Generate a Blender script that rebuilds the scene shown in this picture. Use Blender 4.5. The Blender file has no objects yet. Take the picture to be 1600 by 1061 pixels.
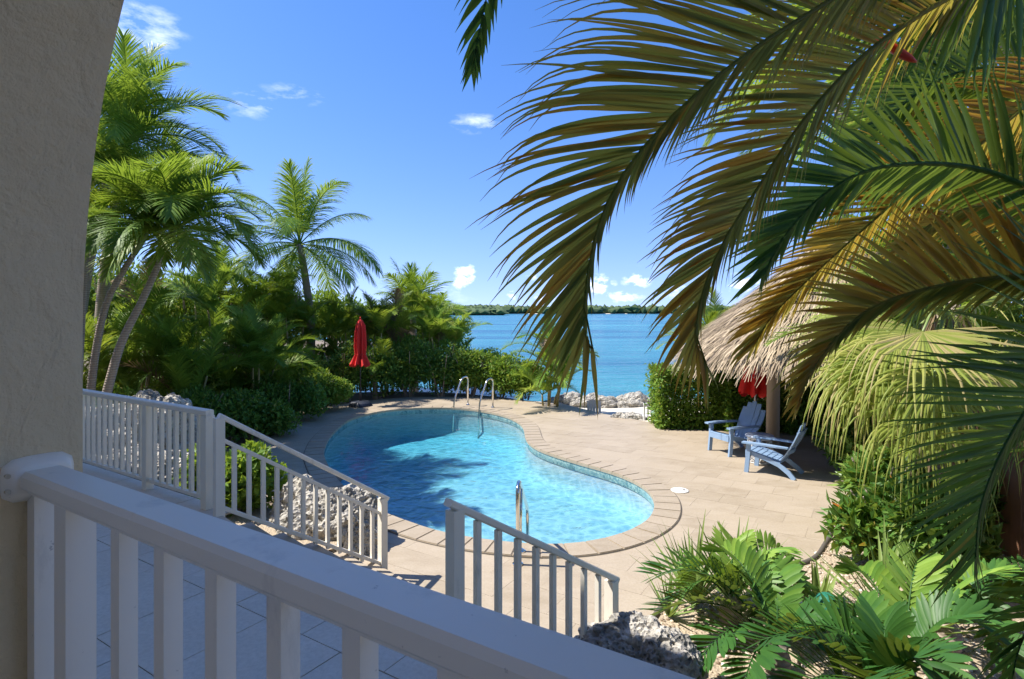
import bpy, bmesh, math, random
import numpy as np
from mathutils import Vector, Matrix, noise as mnoise

random.seed(7); rng = np.random.default_rng(7)
scene = bpy.context.scene
COL = scene.collection

# ------------------------------------------------------------------ camera
CAMZ, F, HZ = 2.8, 900.0, 486.0
cam_d = bpy.data.cameras.new('camera'); cam = bpy.data.objects.new('camera', cam_d); COL.objects.link(cam)
cam.location = (0, 0, CAMZ); cam.rotation_euler = (math.radians(90), 0, 0)
cam_d.sensor_width = 36; cam_d.lens = 36 * F / 1600; cam_d.shift_y = -(530.5 - HZ) / 1600
cam_d.clip_start = 0.03; cam_d.clip_end = 6000
scene.camera = cam

# ------------------------------------------------------------------ sun and sky
SUN_EL = math.radians(55)
SUN_H = Vector((-1, 0.10, 0)).normalized()
sun_dir = SUN_H * math.cos(SUN_EL) + Vector((0, 0, math.sin(SUN_EL)))
sd = bpy.data.lights.new('sun', 'SUN'); sd.energy = 3.4; sd.angle = math.radians(0.53); sd.color = (1, 0.95, 0.87)
sun = bpy.data.objects.new('sun', sd); COL.objects.link(sun)
sun.rotation_euler = (-sun_dir).to_track_quat('-Z', 'Y').to_euler(); sun.location = (-30, 3, 40)
CAUSTICS = False

world = bpy.data.worlds.new('World'); scene.world = world; world.use_nodes = True
wn, wl = world.node_tree.nodes, world.node_tree.links
wn.clear()
wout = wn.new('ShaderNodeOutputWorld'); wbg = wn.new('ShaderNodeBackground'); wl.new(wbg.outputs[0], wout.inputs[0])
wbg.inputs['Strength'].default_value = 0.15
sky = wn.new('ShaderNodeTexSky'); sky.sky_type = 'NISHITA'; sky.sun_disc = False
sky.sun_elevation = SUN_EL; sky.sun_rotation = math.atan2(SUN_H.x, SUN_H.y)
sky.altitude = 0; sky.air_density = 1.0; sky.dust_density = 0.25; sky.ozone_density = 2.2


def wmath(op, a, b=None, c=None, clamp=False):
    n = wn.new('ShaderNodeMath'); n.operation = op; n.use_clamp = clamp
    for i, v in enumerate((a, b, c)):
        if v is None: continue
        if isinstance(v, (int, float)): n.inputs[i].default_value = v
        else: wl.new(v, n.inputs[i])
    return n.outputs[0]


wtc = wn.new('ShaderNodeTexCoord'); wsep = wn.new('ShaderNodeSeparateXYZ'); wl.new(wtc.outputs['Generated'], wsep.inputs[0])
w_az = wmath('ARCTAN2', wsep.outputs[0], wsep.outputs[1]); w_el = wmath('ARCSINE', wsep.outputs[2])
wcomb = wn.new('ShaderNodeCombineXYZ'); wl.new(w_az, wcomb.inputs[0]); wl.new(w_el, wcomb.inputs[1])


def wnoise(scale, detail, rough, stretch=(1, 1, 1)):
    m = wn.new('ShaderNodeMapping'); m.inputs['Scale'].default_value = stretch; wl.new(wcomb.outputs[0], m.inputs[0])
    n = wn.new('ShaderNodeTexNoise'); n.inputs['Scale'].default_value = scale; n.inputs['Detail'].default_value = detail
    n.inputs['Roughness'].default_value = rough; wl.new(m.outputs[0], n.inputs[0]); return n.outputs[0]


n_puff = wnoise(46, 5, 0.6, (1, 1.5, 1)); n_wisp = wnoise(16, 6, 0.62, (1, 2.6, 1)); n_band = wnoise(9, 5, 0.55, (1, 2.2, 1))
# cumulus and wisps over the sea: (azimuth deg, elevation deg, half width, half height, density, kind)
CLOUDS = [(-4.6, 3.6, 1.3, 1.2, .95, 0), (-5.1, 2.7, 1.0, .7, .7, 0), (0.0, 1.6, 1.2, .6, .55, 0), (2.2, 3.4, .9, .5, .5, 0), (3.4, 1.5, 1.3, .8, .6, 0), (8.4, 2.6, 1.8, 1.1, .9, 0),
          (10.5, 1.4, 2.5, .7, .6, 0), (12.3, 2.9, 1.5, .9, .8, 0), (15.5, 2.0, 1.6, .8, .6, 0), (18.5, 1.7, 1.6, .7, .6, 0), (22, 2.6, 2, 1, .7, 0),
          (-33.0, 22.5, 3.8, 2.0, .62, 1), (-24.5, 18.2, 3.0, 1.3, .5, 1), (-20.5, 19.4, 3.2, .9, .4, 1), (-3.4, 18.0, 2.8, 1.0, .55, 1),
          (-36, 27, 5, 1.2, .35, 1), (70, 24, 6, 2, .6, 1), (-95, 20, 6, 2, .6, 1), (150, 22, 6, 2, .6, 1)]
def wvec(op, a, b, c=None):
    n = wn.new('ShaderNodeVectorMath'); n.operation = op
    for i, v in enumerate((a, b, c)):
        if v is None: continue
        if isinstance(v, tuple): n.inputs[i].default_value = v
        else: wl.new(v, n.inputs[i])
    return n
falls = [None, None]
for az, el, hw, hh, dens, kind in CLOUDS:
    sx, sy = 1 / math.radians(hw), 1 / math.radians(hh)
    q = wvec('MULTIPLY_ADD', wcomb.outputs[0], (sx, sy, 0), (-math.radians(az) * sx, -math.radians(el) * sy, 0)).outputs['Vector']
    fall = wmath('MULTIPLY_ADD', wvec('DOT_PRODUCT', q, q).outputs['Value'], -0.75 * dens, dens)
    falls[kind] = wmath('MAXIMUM', fall, 0.0 if falls[kind] is None else falls[kind])
acc = None
for kind, nz, k, g in ((0, n_puff, 4.0, 1.05), (1, n_wisp, 2.6, 1.0)):
    v = wmath('ADD', falls[kind], wmath('MULTIPLY', wmath('SUBTRACT', nz, 0.5), k))
    v = wmath('MULTIPLY', wmath('SUBTRACT', v, 0.3), g, clamp=True)
    v = wmath('MULTIPLY', v, falls[kind], clamp=True)
    acc = v if acc is None else wmath('MAXIMUM', acc, v)
# a thin band of fair-weather cumulus low round the horizon
bm_ = wmath('MULTIPLY', wmath('SUBTRACT', n_band, 0.60), 5.0, clamp=True)
bl = wmath('SUBTRACT', 1.0, wmath('ABSOLUTE', wmath('MULTIPLY', wmath('SUBTRACT', w_el, math.radians(2.4)), 1 / math.radians(2.2))), clamp=True)
acc = wmath('MAXIMUM', acc, wmath('MULTIPLY', wmath('MULTIPLY', bm_, bl), 0.5))
whs = wn.new('ShaderNodeHueSaturation'); whs.inputs['Saturation'].default_value = 1.32; whs.inputs['Value'].default_value = 1.0
wl.new(sky.outputs[0], whs.inputs['Color'])
smap = wn.new('ShaderNodeCombineXYZ'); wl.new(wsep.outputs[0], smap.inputs[0]); wl.new(wsep.outputs[1], smap.inputs[1])
wl.new(wmath('MULTIPLY_ADD', wmath('MAXIMUM', wsep.outputs[2], 0.0), 0.85, 0.12), smap.inputs[2]); wl.new(smap.outputs[0], sky.inputs[0])
world.cycles.sampling_method = 'MANUAL'; world.cycles.sample_map_resolution = 256
wmix = wn.new('ShaderNodeMix'); wmix.data_type = 'RGBA'
wl.new(acc, wmix.inputs[0]); wtint = wn.new('ShaderNodeMix'); wtint.data_type = 'RGBA'; wtint.blend_type = 'MULTIPLY'; wtint.inputs[0].default_value = 1; wtint.inputs[7].default_value = (.75, .565, .645, 1); wl.new(whs.outputs[0], wtint.inputs[6]); wl.new(wtint.outputs[2], wmix.inputs[6]); wmix.inputs[7].default_value = (6.6, 6.7, 6.9, 1)
wl.new(wmix.outputs[2], wbg.inputs[0])

vs = scene.view_settings
vs.view_transform = 'Standard'; vs.look = 'None'; vs.gamma = 1; vs.use_curve_mapping = False; vs.exposure = 1.35
scene.cycles.max_bounces = 10; scene.cycles.transparent_max_bounces = 16; scene.cycles.use_denoising = True
scene.cycles.sample_clamp_indirect = 6

# ------------------------------------------------------------------ helpers
U = Vector((0.845, -0.535, 0)).normalized(); W = Vector((0.535, 0.845, 0)).normalized()   # along / away from the house


def P(px, py, Y): return Vector(((px - 800) / F * Y, Y, CAMZ - (py - HZ) / F * Y))
def G(px, py, z=0.0):
    Y = F * (CAMZ - z) / (py - HZ); return Vector(((px - 800) / F * Y, Y, z))
def UV(u, v, z): return U * u + W * v + Vector((0, 0, z))


class MB:
    def __init__(s): s.v = []; s.f = []; s.t = []; s.n = 0
    def add(s, V, Fs, tint=0.0):
        V = np.asarray(V, dtype=np.float32).reshape(-1, 3)
        s.v.append(V)
        Fs = Fs if isinstance(Fs, np.ndarray) else Fs
        if isinstance(Fs, np.ndarray): s.f.append(Fs + s.n)
        else:
            by = {}
            for q in Fs: by.setdefault(len(q), []).append(q)
            for k, l in by.items(): s.f.append(np.array(l, dtype=np.int64) + s.n)
        s.t.append(np.broadcast_to(np.asarray(tint, dtype=np.float32), (len(V),)).copy() if np.ndim(tint) == 0 else np.asarray(tint, dtype=np.float32))
        s.n += len(V); return s
    def mesh(s, name, smooth=False):
        me = bpy.data.meshes.new(name)
        V = np.concatenate(s.v); T = np.concatenate(s.t)
        me.vertices.add(len(V)); me.vertices.foreach_set('co', V.ravel())
        loops = np.concatenate([f.ravel() for f in s.f]); sizes = np.concatenate([np.full(len(f), f.shape[1]) for f in s.f])
        starts = np.concatenate([[0], np.cumsum(sizes)[:-1]])
        me.loops.add(len(loops)); me.loops.foreach_set('vertex_index', loops.astype(np.int32))
        me.polygons.add(len(sizes)); me.polygons.foreach_set('loop_start', starts.astype(np.int32))
        me.update(calc_edges=True)
        a = me.attributes.new('tint', 'FLOAT', 'POINT'); a.data.foreach_set('value', T)
        me.polygons.foreach_set('use_smooth', np.full(len(sizes), smooth, dtype=bool))
        me.validate()
        return me
    def build(s, name, mat, parent=None, smooth=False, **tags):
        return link(name, s.mesh(name, smooth), mat, parent, **tags)
    # shapes
    def box(s, c, size, rot=None, tint=0.0):
        hx, hy, hz = size[0] / 2, size[1] / 2, size[2] / 2
        V = [Vector((x * hx, y * hy, z * hz)) for x in (-1, 1) for y in (-1, 1) for z in (-1, 1)]
        if rot is not None: V = [rot @ v for v in V]
        c = Vector(c)
        return s.add([v + c for v in V], [(0, 1, 3, 2), (4, 6, 7, 5), (0, 4, 5, 1), (2, 3, 7, 6), (0, 2, 6, 4), (1, 5, 7, 3)], tint)
    def prism(s, poly, z0, z1, tint=0.0):
        n = len(poly)
        V = [(p[0], p[1], z0) for p in poly] + [(p[0], p[1], z1) for p in poly]
        Fs = [tuple(range(n - 1, -1, -1)), tuple(range(n, 2 * n))] + [(i, (i + 1) % n, n + (i + 1) % n, n + i) for i in range(n)]
        return s.add(V, Fs, tint)
    def tube(s, pts, r, seg=8, tint=0.0, cap=True):
        pts = [Vector(p) for p in pts]; n = len(pts)
        rs = r if hasattr(r, '__len__') else [r] * n
        V = []; prev = None
        for i, p in enumerate(pts):
            t = (pts[min(i + 1, n - 1)] - pts[max(i - 1, 0)]).normalized()
            if prev is None:
                a = Vector((0, 0, 1)) if abs(t.z) < 0.9 else Vector((1, 0, 0)); x = t.cross(a).normalized()
            else: x = (prev - t * prev.dot(t)).normalized()
            prev = x; y = t.cross(x)
            for k in range(seg):
                an = 2 * math.pi * k / seg; V.append(p + (x * math.cos(an) + y * math.sin(an)) * rs[i])
        Fs = [(i * seg + k, i * seg + (k + 1) % seg, (i + 1) * seg + (k + 1) % seg, (i + 1) * seg + k) for i in range(n - 1) for k in range(seg)]
        if cap: Fs += [tuple(range(seg - 1, -1, -1)), tuple((n - 1) * seg + k for k in range(seg))]
        return s.add(V, Fs, tint)
    def lathe(s, prof, c, seg=24, wob=None):
        V = []; c = Vector(c); n = len(prof)
        for i, (r, z) in enumerate(prof):
            for k in range(seg):
                a = 2 * math.pi * k / seg; rr = r * (wob(a, i) if wob else 1)
                V.append((c.x + rr * math.cos(a), c.y + rr * math.sin(a), c.z + z))
        Fs = [(i * seg + k, i * seg + (k + 1) % seg, (i + 1) * seg + (k + 1) % seg, (i + 1) * seg + k) for i in range(n - 1) for k in range(seg)]
        Fs += [tuple(range(seg - 1, -1, -1)), tuple((n - 1) * seg + k for k in range(seg))]
        return s.add(V, Fs)
    def sweep(s, p0, p1, w, h, bev=0.006):
        # a bevelled rectangular bar between two points, its width horizontal
        p0, p1 = Vector(p0), Vector(p1); t = (p1 - p0).normalized()
        x = t.cross(Vector((0, 0, 1))); x = x.normalized() if x.length > 1e-4 else Vector((1, 0, 0)); y = x.cross(t).normalized()
        a, b = w / 2, h / 2; c = bev
        pr = [(-a + c, -b), (a - c, -b), (a, -b + c), (a, b - c), (a - c, b), (-a + c, b), (-a, b - c), (-a, -b + c)]
        V = [p + x * q[0] + y * q[1] for p in (p0, p1) for q in pr]
        Fs = [(i, (i + 1) % 8, 8 + (i + 1) % 8, 8 + i) for i in range(8)] + [tuple(range(7, -1, -1)), tuple(range(8, 16))]
        return s.add(V, Fs)


def link(name, me, mat, parent=None, label=None, cat=None, group=None, kind=None):
    o = bpy.data.objects.new(name, me); COL.objects.link(o)
    if mat is not None and me is not None and not me.materials: me.materials.append(mat)
    if parent is not None: o.parent = parent; o.matrix_parent_inverse = Matrix.Translation(-parent.location) if parent.type == 'EMPTY' and parent.rotation_euler.z == 0 else Matrix()
    return tag(o, label, cat, group, kind)
def tag(o, label=None, cat=None, group=None, kind=None):
    for k, v in (('label', label), ('category', cat), ('group', group), ('kind', kind)):
        if v: o[k] = v
    return o
def empty(name, loc, label=None, cat=None, group=None, kind=None, rz=0.0):
    o = bpy.data.objects.new(name, None); COL.objects.link(o); o.location = loc; o.rotation_euler.z = rz; o.empty_display_size = 0.2
    return tag(o, label, cat, group, kind)
def spline(pts, n):
    P_ = np.array([list(p) for p in pts], dtype=float); m = len(P_)
    E = np.vstack([2 * P_[0] - P_[1], P_, 2 * P_[-1] - P_[-2]])
    d = np.concatenate([[0], np.cumsum(np.linalg.norm(np.diff(P_, axis=0), axis=1))]); d /= d[-1]
    out = []
    for t in np.linspace(0, 1, n):
        i = min(max(np.searchsorted(d, t, side='right') - 1, 0), m - 2); k = (t - d[i]) / (d[i + 1] - d[i] + 1e-9)
        p0, p1, p2, p3 = E[i], E[i + 1], E[i + 2], E[i + 3]
        out.append(.5 * ((2 * p1) + (-p0 + p2) * k + (2 * p0 - 5 * p1 + 4 * p2 - p3) * k * k + (-p0 + 3 * p1 - 3 * p2 + p3) * k ** 3))
    return np.array(out)
def nrm(a): return a / (np.linalg.norm(a, axis=-1, keepdims=True) + 1e-9)

# ------------------------------------------------------------------ materials
class NT:
    def __init__(s, name):
        s.m = bpy.data.materials.new(name); s.m.use_nodes = True; s.nt = s.m.node_tree; s.nt.nodes.clear()
        s.out = s.nt.nodes.new('ShaderNodeOutputMaterial')
    def n(s, t, **kw):
        x = s.nt.nodes.new(t)
        for k, v in kw.items():
            if k.startswith('_'): setattr(x, k[1:], v)
            else:
                i = x.inputs[k.replace('__', ' ')] if isinstance(k, str) and k.replace('__', ' ') in x.inputs else x.inputs[int(k[1:])]
                s.set(i, v)
        return x
    def set(s, i, v):
        if isinstance(v, bpy.types.NodeSocket): s.nt.links.new(v, i)
        elif isinstance(v, bpy.types.Node): s.nt.links.new(v.outputs[0], i)
        else: i.default_value = v
    def coord(s, obj=True): return s.n('ShaderNodeTexCoord').outputs['Object' if obj else 'Generated']
    def pos(s): return s.n('ShaderNodeNewGeometry').outputs['Position']
    def noise(s, vec, scale, detail=4, rough=.55, stretch=None, dist=0):
        if stretch: mp = s.n('ShaderNodeMapping'); mp.inputs['Scale'].default_value = stretch; s.set(mp.inputs[0], vec); vec = mp.outputs[0]
        x = s.n('ShaderNodeTexNoise', Scale=scale, Detail=detail, Roughness=rough, Distortion=dist); s.set(x.inputs['Vector'], vec); return x.outputs[0]
    def vor(s, vec, scale, feature='F1', out=0):
        x = s.n('ShaderNodeTexVoronoi', Scale=scale); x.feature = feature; s.set(x.inputs['Vector'], vec); return x.outputs[out]
    def ramp(s, fac, stops, interp='LINEAR'):
        x = s.n('ShaderNodeValToRGB'); s.set(x.inputs[0], fac); cr = x.color_ramp; cr.interpolation = interp
        while len(cr.elements) < len(stops): cr.elements.new(0.5)
        for e, (p, c) in zip(cr.elements, stops):
            e.position = p; e.color = (*c, 1) if hasattr(c, '__len__') else (c, c, c, 1)
        return x.outputs[0]
    def mix(s, fac, a, b, mode='MIX'):
        x = s.n('ShaderNodeMix'); x.data_type = 'RGBA'; x.blend_type = mode
        for i, v in ((0, fac), (6, a), (7, b)):
            s.set(x.inputs[i], (*v, 1) if isinstance(v, tuple) and len(v) == 3 else v)
        return x.outputs[2]
    def math(s, op, a, b=0.0, clamp=False):
        x = s.n('ShaderNodeMath'); x.operation = op; x.use_clamp = clamp; s.set(x.inputs[0], a); s.set(x.inputs[1], b); return x.outputs[0]
    def bump(s, h, strength=.3, dist=.01, normal=None):
        x = s.n('ShaderNodeBump', Strength=strength, Distance=dist, Height=h)
        if normal is not None: s.set(x.inputs['Normal'], normal)
        return x.outputs[0]
    def pbr(s, color, rough=.6, normal=None, metal=0.0, spec=.5, **kw):
        x = s.n('ShaderNodeBsdfPrincipled', Roughness=rough, Metallic=metal)
        s.set(x.inputs['Base Color'], (*color, 1) if isinstance(color, tuple) and len(color) == 3 else color)
        x.inputs['Specular IOR Level'].default_value = spec
        if normal is not None: s.set(x.inputs['Normal'], normal)
        for k, v in kw.items(): s.set(x.inputs[k.replace('__', ' ')], v)
        return x.outputs[0]
    def done(s, sh): s.nt.links.new(sh, s.out.inputs[0]); return s.m
    def attr(s, name='tint'): x = s.n('ShaderNodeAttribute'); x.attribute_name = name; return x.outputs['Fac']
    def rnd(s): return s.n('ShaderNodeObjectInfo').outputs['Random']


def leaf_mat(name, stops, trans=.35, rough=.48, nscale=9.0, spec=.28, tcol=None):
    t = NT(name)
    f = t.math('ADD', t.attr(), t.math('MULTIPLY', t.math('SUBTRACT', t.noise(t.pos(), nscale, 2), .5), .25), clamp=True)
    c = t.ramp(f, stops)
    p = t.pbr(c, rough, spec=spec)
    tr = t.n('ShaderNodeBsdfTranslucent'); t.set(tr.inputs[0], t.mix(.55, c, tcol or (.35, .42, .03), 'MIX') if tcol is None else t.mix(.6, c, tcol))
    mx = t.n('ShaderNodeMixShader'); mx.inputs[0].default_value = trans
    t.nt.links.new(p, mx.inputs[1]); t.nt.links.new(tr.outputs[0], mx.inputs[2])
    return t.done(mx.outputs[0])


M = {}
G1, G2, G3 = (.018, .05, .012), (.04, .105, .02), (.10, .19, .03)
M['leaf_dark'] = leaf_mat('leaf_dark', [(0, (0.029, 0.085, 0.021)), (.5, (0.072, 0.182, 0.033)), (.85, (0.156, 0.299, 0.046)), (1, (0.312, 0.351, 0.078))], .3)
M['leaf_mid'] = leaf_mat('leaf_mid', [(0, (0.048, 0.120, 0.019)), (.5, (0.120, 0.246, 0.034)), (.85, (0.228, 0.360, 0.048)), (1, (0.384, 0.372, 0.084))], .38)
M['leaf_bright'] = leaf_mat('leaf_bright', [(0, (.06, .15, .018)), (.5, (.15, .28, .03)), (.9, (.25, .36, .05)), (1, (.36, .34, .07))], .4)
M['palm_green'] = leaf_mat('palm_green', [(0, (0.054, 0.144, 0.024)), (.5, (0.144, 0.276, 0.036)), (.85, (0.264, 0.396, 0.054)), (1, (0.408, 0.360, 0.096))], .45)
M['palm_yellow'] = leaf_mat('palm_yellow', [(0, (.09, .18, .02)), (.5, (.2, .29, .035)), (.85, (.34, .37, .06)), (1, (.45, .34, .08))], .45)
M['frond_near'] = leaf_mat('frond_near', [(0, (.05, .13, .035)), (.3, (.14, .2, .04)), (.55, (.28, .24, .055)), (.8, (.46, .24, .04)), (1, (.5, .15, .02))], .55, .38, 3.0, tcol=(.55, .42, .05))
M['frond_green'] = leaf_mat('frond_green', [(0, (0.022, 0.088, 0.027)), (.5, (0.054, 0.176, 0.038)), (.85, (0.135, 0.243, 0.041)), (1, (0.351, 0.216, 0.041))], .38, .35, 3.0)
M['fan_leaf'] = leaf_mat('fan_leaf', [(0, (.16, .24, .04)), (.5, (.30, .36, .07)), (.85, (.46, .46, .12)), (1, (.5, .4, .18))], .42, .5)
M['cycad'] = leaf_mat('cycad', [(0, (0.023, 0.081, 0.021)), (.5, (0.052, 0.149, 0.030)), (.85, (0.149, 0.287, 0.046)), (1, (0.253, 0.391, 0.063))], .3, .42, spec=.25)
M['aloe'] = leaf_mat('aloe', [(0, (.12, .21, .06)), (.5, (.21, .31, .085)), (1, (.32, .36, .12))], .3, .45)
M['dry_frond'] = leaf_mat('dry_frond', [(0, (.16, .11, .06)), (.5, (.25, .18, .1)), (1, (.35, .27, .17))], .2, .7, tcol=(.3, .2, .1))
M['croton'] = leaf_mat('croton', [(0, (0.034, 0.115, 0.025)), (.45, (0.098, 0.218, 0.040)), (.8, (0.230, 0.322, 0.069)), (.95, (0.345, 0.276, 0.069)), (1, (0.517, 0.161, 0.034))], .32, .35)

t = NT('stucco'); p_ = t.pos()
h = t.math('ADD', t.noise(p_, 16, 6, .62), t.math('MULTIPLY', t.noise(p_, 55, 5, .6), .5))
h2 = t.math('ADD', t.ramp(t.noise(p_, 14, 4, .6, (1, 1, .5), .8), [(.38, 0), (.62, 1)]), t.math('MULTIPLY', t.noise(p_, 170, 4, .7), .8))
c = t.mix(t.noise(p_, 4, 4), (.68, .545, .33), (.78, .64, .41))
M['stucco'] = t.done(t.pbr(c, .85, t.bump(t.math('ADD', h, t.math('MULTIPLY', h2, .4)), .9, .010)))

t = NT('white_rail'); p_ = t.pos()
c = t.mix(t.math('MULTIPLY', t.noise(p_, 3, 5, .6), .6), (.90, .84, .72), (.80, .74, .63))
dirt = t.ramp(t.noise(p_, 9, 7, .72, (1, 1, .35)), [(.58, 0), (.74, .5)]); c = t.mix(dirt, c, (.45, .41, .35))
c = t.mix(t.ramp(t.noise(p_, 70, 3, .6), [(.70, 0), (.76, .6)]), c, (.3, .27, .23))
M['white_rail'] = t.done(t.pbr(c, t.ramp(t.noise(p_, 30, 4), [(0, .34), (1, .5)]), t.bump(t.noise(p_, 240, 3), .05, .002)))

def tile_mat(name, a, b, cc, rough=.6):
    t = NT(name); p_ = t.pos()
    vs_ = t.math('FRACT', t.math('ADD', t.attr(), t.rnd()))
    base = t.mix(vs_, a, b)
    vein = t.noise(p_, 2.2, 7, .62, (1, 2.2, 1), .8); fine = t.noise(p_, 40, 5, .7)
    c = t.mix(t.ramp(vein, [(.35, 0), (.65, .75)]), base, cc)
    c = t.mix(t.ramp(fine, [(.3, .25), (.6, 0)]), c, (.3, .24, .17), 'MULTIPLY')
    st = t.noise(p_, .55, 5, .6); c = t.mix(t.ramp(st, [(.45, 0), (.75, .28)]), c, (.42, .35, .27))
    return t.done(t.pbr(c, rough, t.bump(t.math('ADD', fine, t.math('MULTIPLY', vein, .6)), .22, .004)))
M['tile'] = tile_mat('tile', (.31, .25, .172), (.39, .32, .23), (.42, .352, .262))
M['coping'] = tile_mat('coping', (.30, .242, .166), (.365, .298, .212), (.40, .335, .25))
M['terrace_tile'] = tile_mat('terrace_tile', (.60, .52, .42), (.67, .585, .48), (.72, .64, .54), .5)
t = NT('grout'); M['grout'] = t.done(t.pbr(t.mix(t.noise(t.pos(), 6, 4), (.30, .24, .17), (.36, .3, .22)), .9))
t = NT('gap_seal'); M['gap_seal'] = t.done(t.pbr((.1, .085, .07), .9))

# more materials
t = NT('pool_plaster'); p_ = t.pos()
c = t.mix(t.noise(p_, 1.3, 4), (.38, .44, .475), (.44, .49, .52))
M['plaster'] = t.done(t.pbr(c, .7))
t = NT('waterline_tile'); c = t.mix(t.rnd(), (.05, .14, .17), (.22, .36, .38))
M['band'] = t.done(t.pbr(t.mix(t.ramp(t.vor(t.pos(), 26, out=1), [(.3, 0), (.7, 1)]), c, (.3, .42, .4)), .25))
t = NT('pool_water'); p_ = t.pos()
wv = t.math('ADD', t.noise(p_, 2.6, 3, .55, None, .7), t.math('MULTIPLY', t.noise(p_, 7, 2, .5, None, .5), .3))
nb = t.bump(wv, .5, .08)
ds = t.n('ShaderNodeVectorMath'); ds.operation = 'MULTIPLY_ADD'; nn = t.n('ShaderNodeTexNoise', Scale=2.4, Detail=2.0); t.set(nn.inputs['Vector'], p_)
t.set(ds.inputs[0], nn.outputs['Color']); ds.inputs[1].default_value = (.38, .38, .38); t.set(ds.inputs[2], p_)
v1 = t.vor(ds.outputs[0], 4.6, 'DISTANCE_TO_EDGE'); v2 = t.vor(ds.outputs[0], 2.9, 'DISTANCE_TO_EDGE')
lens = t.math('ADD', t.ramp(v1, [(0, 1), (.1, .35), (.35, 0)]), t.math('MULTIPLY', t.ramp(v2, [(0, 1), (.09, .3), (.3, 0)]), .7))  # caustic net: focused sunlight put into the water's transmission colour
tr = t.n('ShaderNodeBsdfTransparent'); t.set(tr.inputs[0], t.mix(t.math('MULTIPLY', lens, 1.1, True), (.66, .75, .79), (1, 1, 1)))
gs = t.n('ShaderNodeBsdfGlossy', Roughness=.03); t.set(gs.inputs['Normal'], nb)
geo = t.n('ShaderNodeNewGeometry'); dt = t.n('ShaderNodeVectorMath'); dt.operation = 'DOT_PRODUCT'; t.set(dt.inputs[0], nb); t.set(dt.inputs[1], geo.outputs['Incoming'])
cs = t.math('SUBTRACT', 1.0, t.math('ABSOLUTE', dt.outputs['Value']), True); fz = t.math('ADD', t.math('MULTIPLY', t.math('POWER', cs, 5.0), .95), .02)
mx = t.n('ShaderNodeMixShader'); t.set(mx.inputs[0], fz); t.nt.links.new(tr.outputs[0], mx.inputs[1]); t.nt.links.new(gs.outputs[0], mx.inputs[2])
va = t.n('ShaderNodeVolumeAbsorption', Density=.42); va.inputs[0].default_value = (.05, .86, .99, 1)
t.nt.links.new(va.outputs[0], t.out.inputs['Volume'])
M['pool_water'] = t.done(mx.outputs[0])
t = NT('sea'); p_ = t.pos()
pat = t.noise(p_, .035, 5, .55, (.45, 1.6, 1)); pat2 = t.noise(p_, .16, 4, .6, (.35, 1.5, 1))
c = t.ramp(t.math('ADD', t.math('MULTIPLY', pat, .75), t.math('MULTIPLY', t.noise(p_, .22, 6, .7, (.18, 1.6, 1)), .38)), [(.34, (.006, .07, .14)), (.5, (.011, .115, .18)), (.62, (.03, .2, .245)), (.78, (.07, .29, .31))])
hh = t.math('ADD', t.math('MULTIPLY', t.noise(p_, 1.1, 4, .6, (.5, 1, 1), .5), 1.0), t.math('MULTIPLY', t.noise(p_, 4.5, 3, .6), .3))
M['sea'] = t.done(t.pbr(c, .22, t.bump(hh, .7, .5), spec=.28))
t = NT('soil'); p_ = t.pos()
M['soil'] = t.done(t.pbr(t.mix(t.noise(p_, 5, 6, .7), (.12, .09, .06), (.3, .24, .17)), .95, t.bump(t.noise(p_, 25, 5, .7), .6, .03)))
t = NT('sand'); p_ = t.pos()
M['sand'] = t.done(t.pbr(t.mix(t.noise(p_, 3, 6, .7), (.5, .45, .37), (.68, .62, .52)), .95, t.bump(t.noise(p_, 30, 4), .4, .02)))
t = NT('gravel_sheet'); p_ = t.pos(); vc = t.vor(p_, 38, out=1)
M['gravel_sheet'] = t.done(t.pbr(t.mix(t.noise(p_, 60, 3, .7), (.26, .2, .13), (.55, .45, .33)), .95, t.bump(t.vor(p_, 38), .8, .02)))
t = NT('pebble'); c = t.ramp(t.attr(), [(0, (.2, .14, .09)), (.4, (.42, .32, .22)), (.75, (.6, .5, .38)), (1, (.7, .64, .55))]); M['pebble'] = t.done(t.pbr(c, .85))
t = NT('coral_rock'); p_ = t.pos()
v1 = t.vor(p_, 9); v2 = t.vor(p_, 24); nz = t.noise(p_, 5, 7, .68)
c = t.ramp(nz, [(.3, (.13, .125, .11)), (.48, (.36, .335, .29)), (.6, (.54, .5, .43)), (.75, (.66, .61, .51))])
c = t.mix(t.ramp(v2, [(.12, .85), (.34, 0)]), c, (.05, .048, .045)); c = t.mix(t.ramp(t.noise(p_, 2.2, 4), [(.55, 0), (.75, .5)]), c, (.1, .1, .1))
M['rock'] = t.done(t.pbr(c, .95, t.bump(t.math('ADD', t.math('MULTIPLY', nz, .8), t.math('ADD', t.math('MULTIPLY', v1, .5), t.math('MULTIPLY', v2, .5))), 1.0, .06)))
t = NT('steel'); M['steel'] = t.done(t.pbr((.72, .7, .66), .16, metal=1.0))
t = NT('mangrove'); p_ = t.pos()
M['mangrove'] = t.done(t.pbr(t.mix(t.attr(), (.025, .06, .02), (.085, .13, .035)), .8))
t = NT('house_paint'); M['ceiling'] = t.done(t.pbr((.80, .77, .72), .85, t.bump(t.noise(t.pos(), 30, 5), .3, .006)))
t = NT('roof_tile'); M['roof'] = t.done(t.pbr(t.mix(t.noise(t.pos(), 3, 4), (.36, .33, .28), (.46, .43, .38)), .8))

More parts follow.
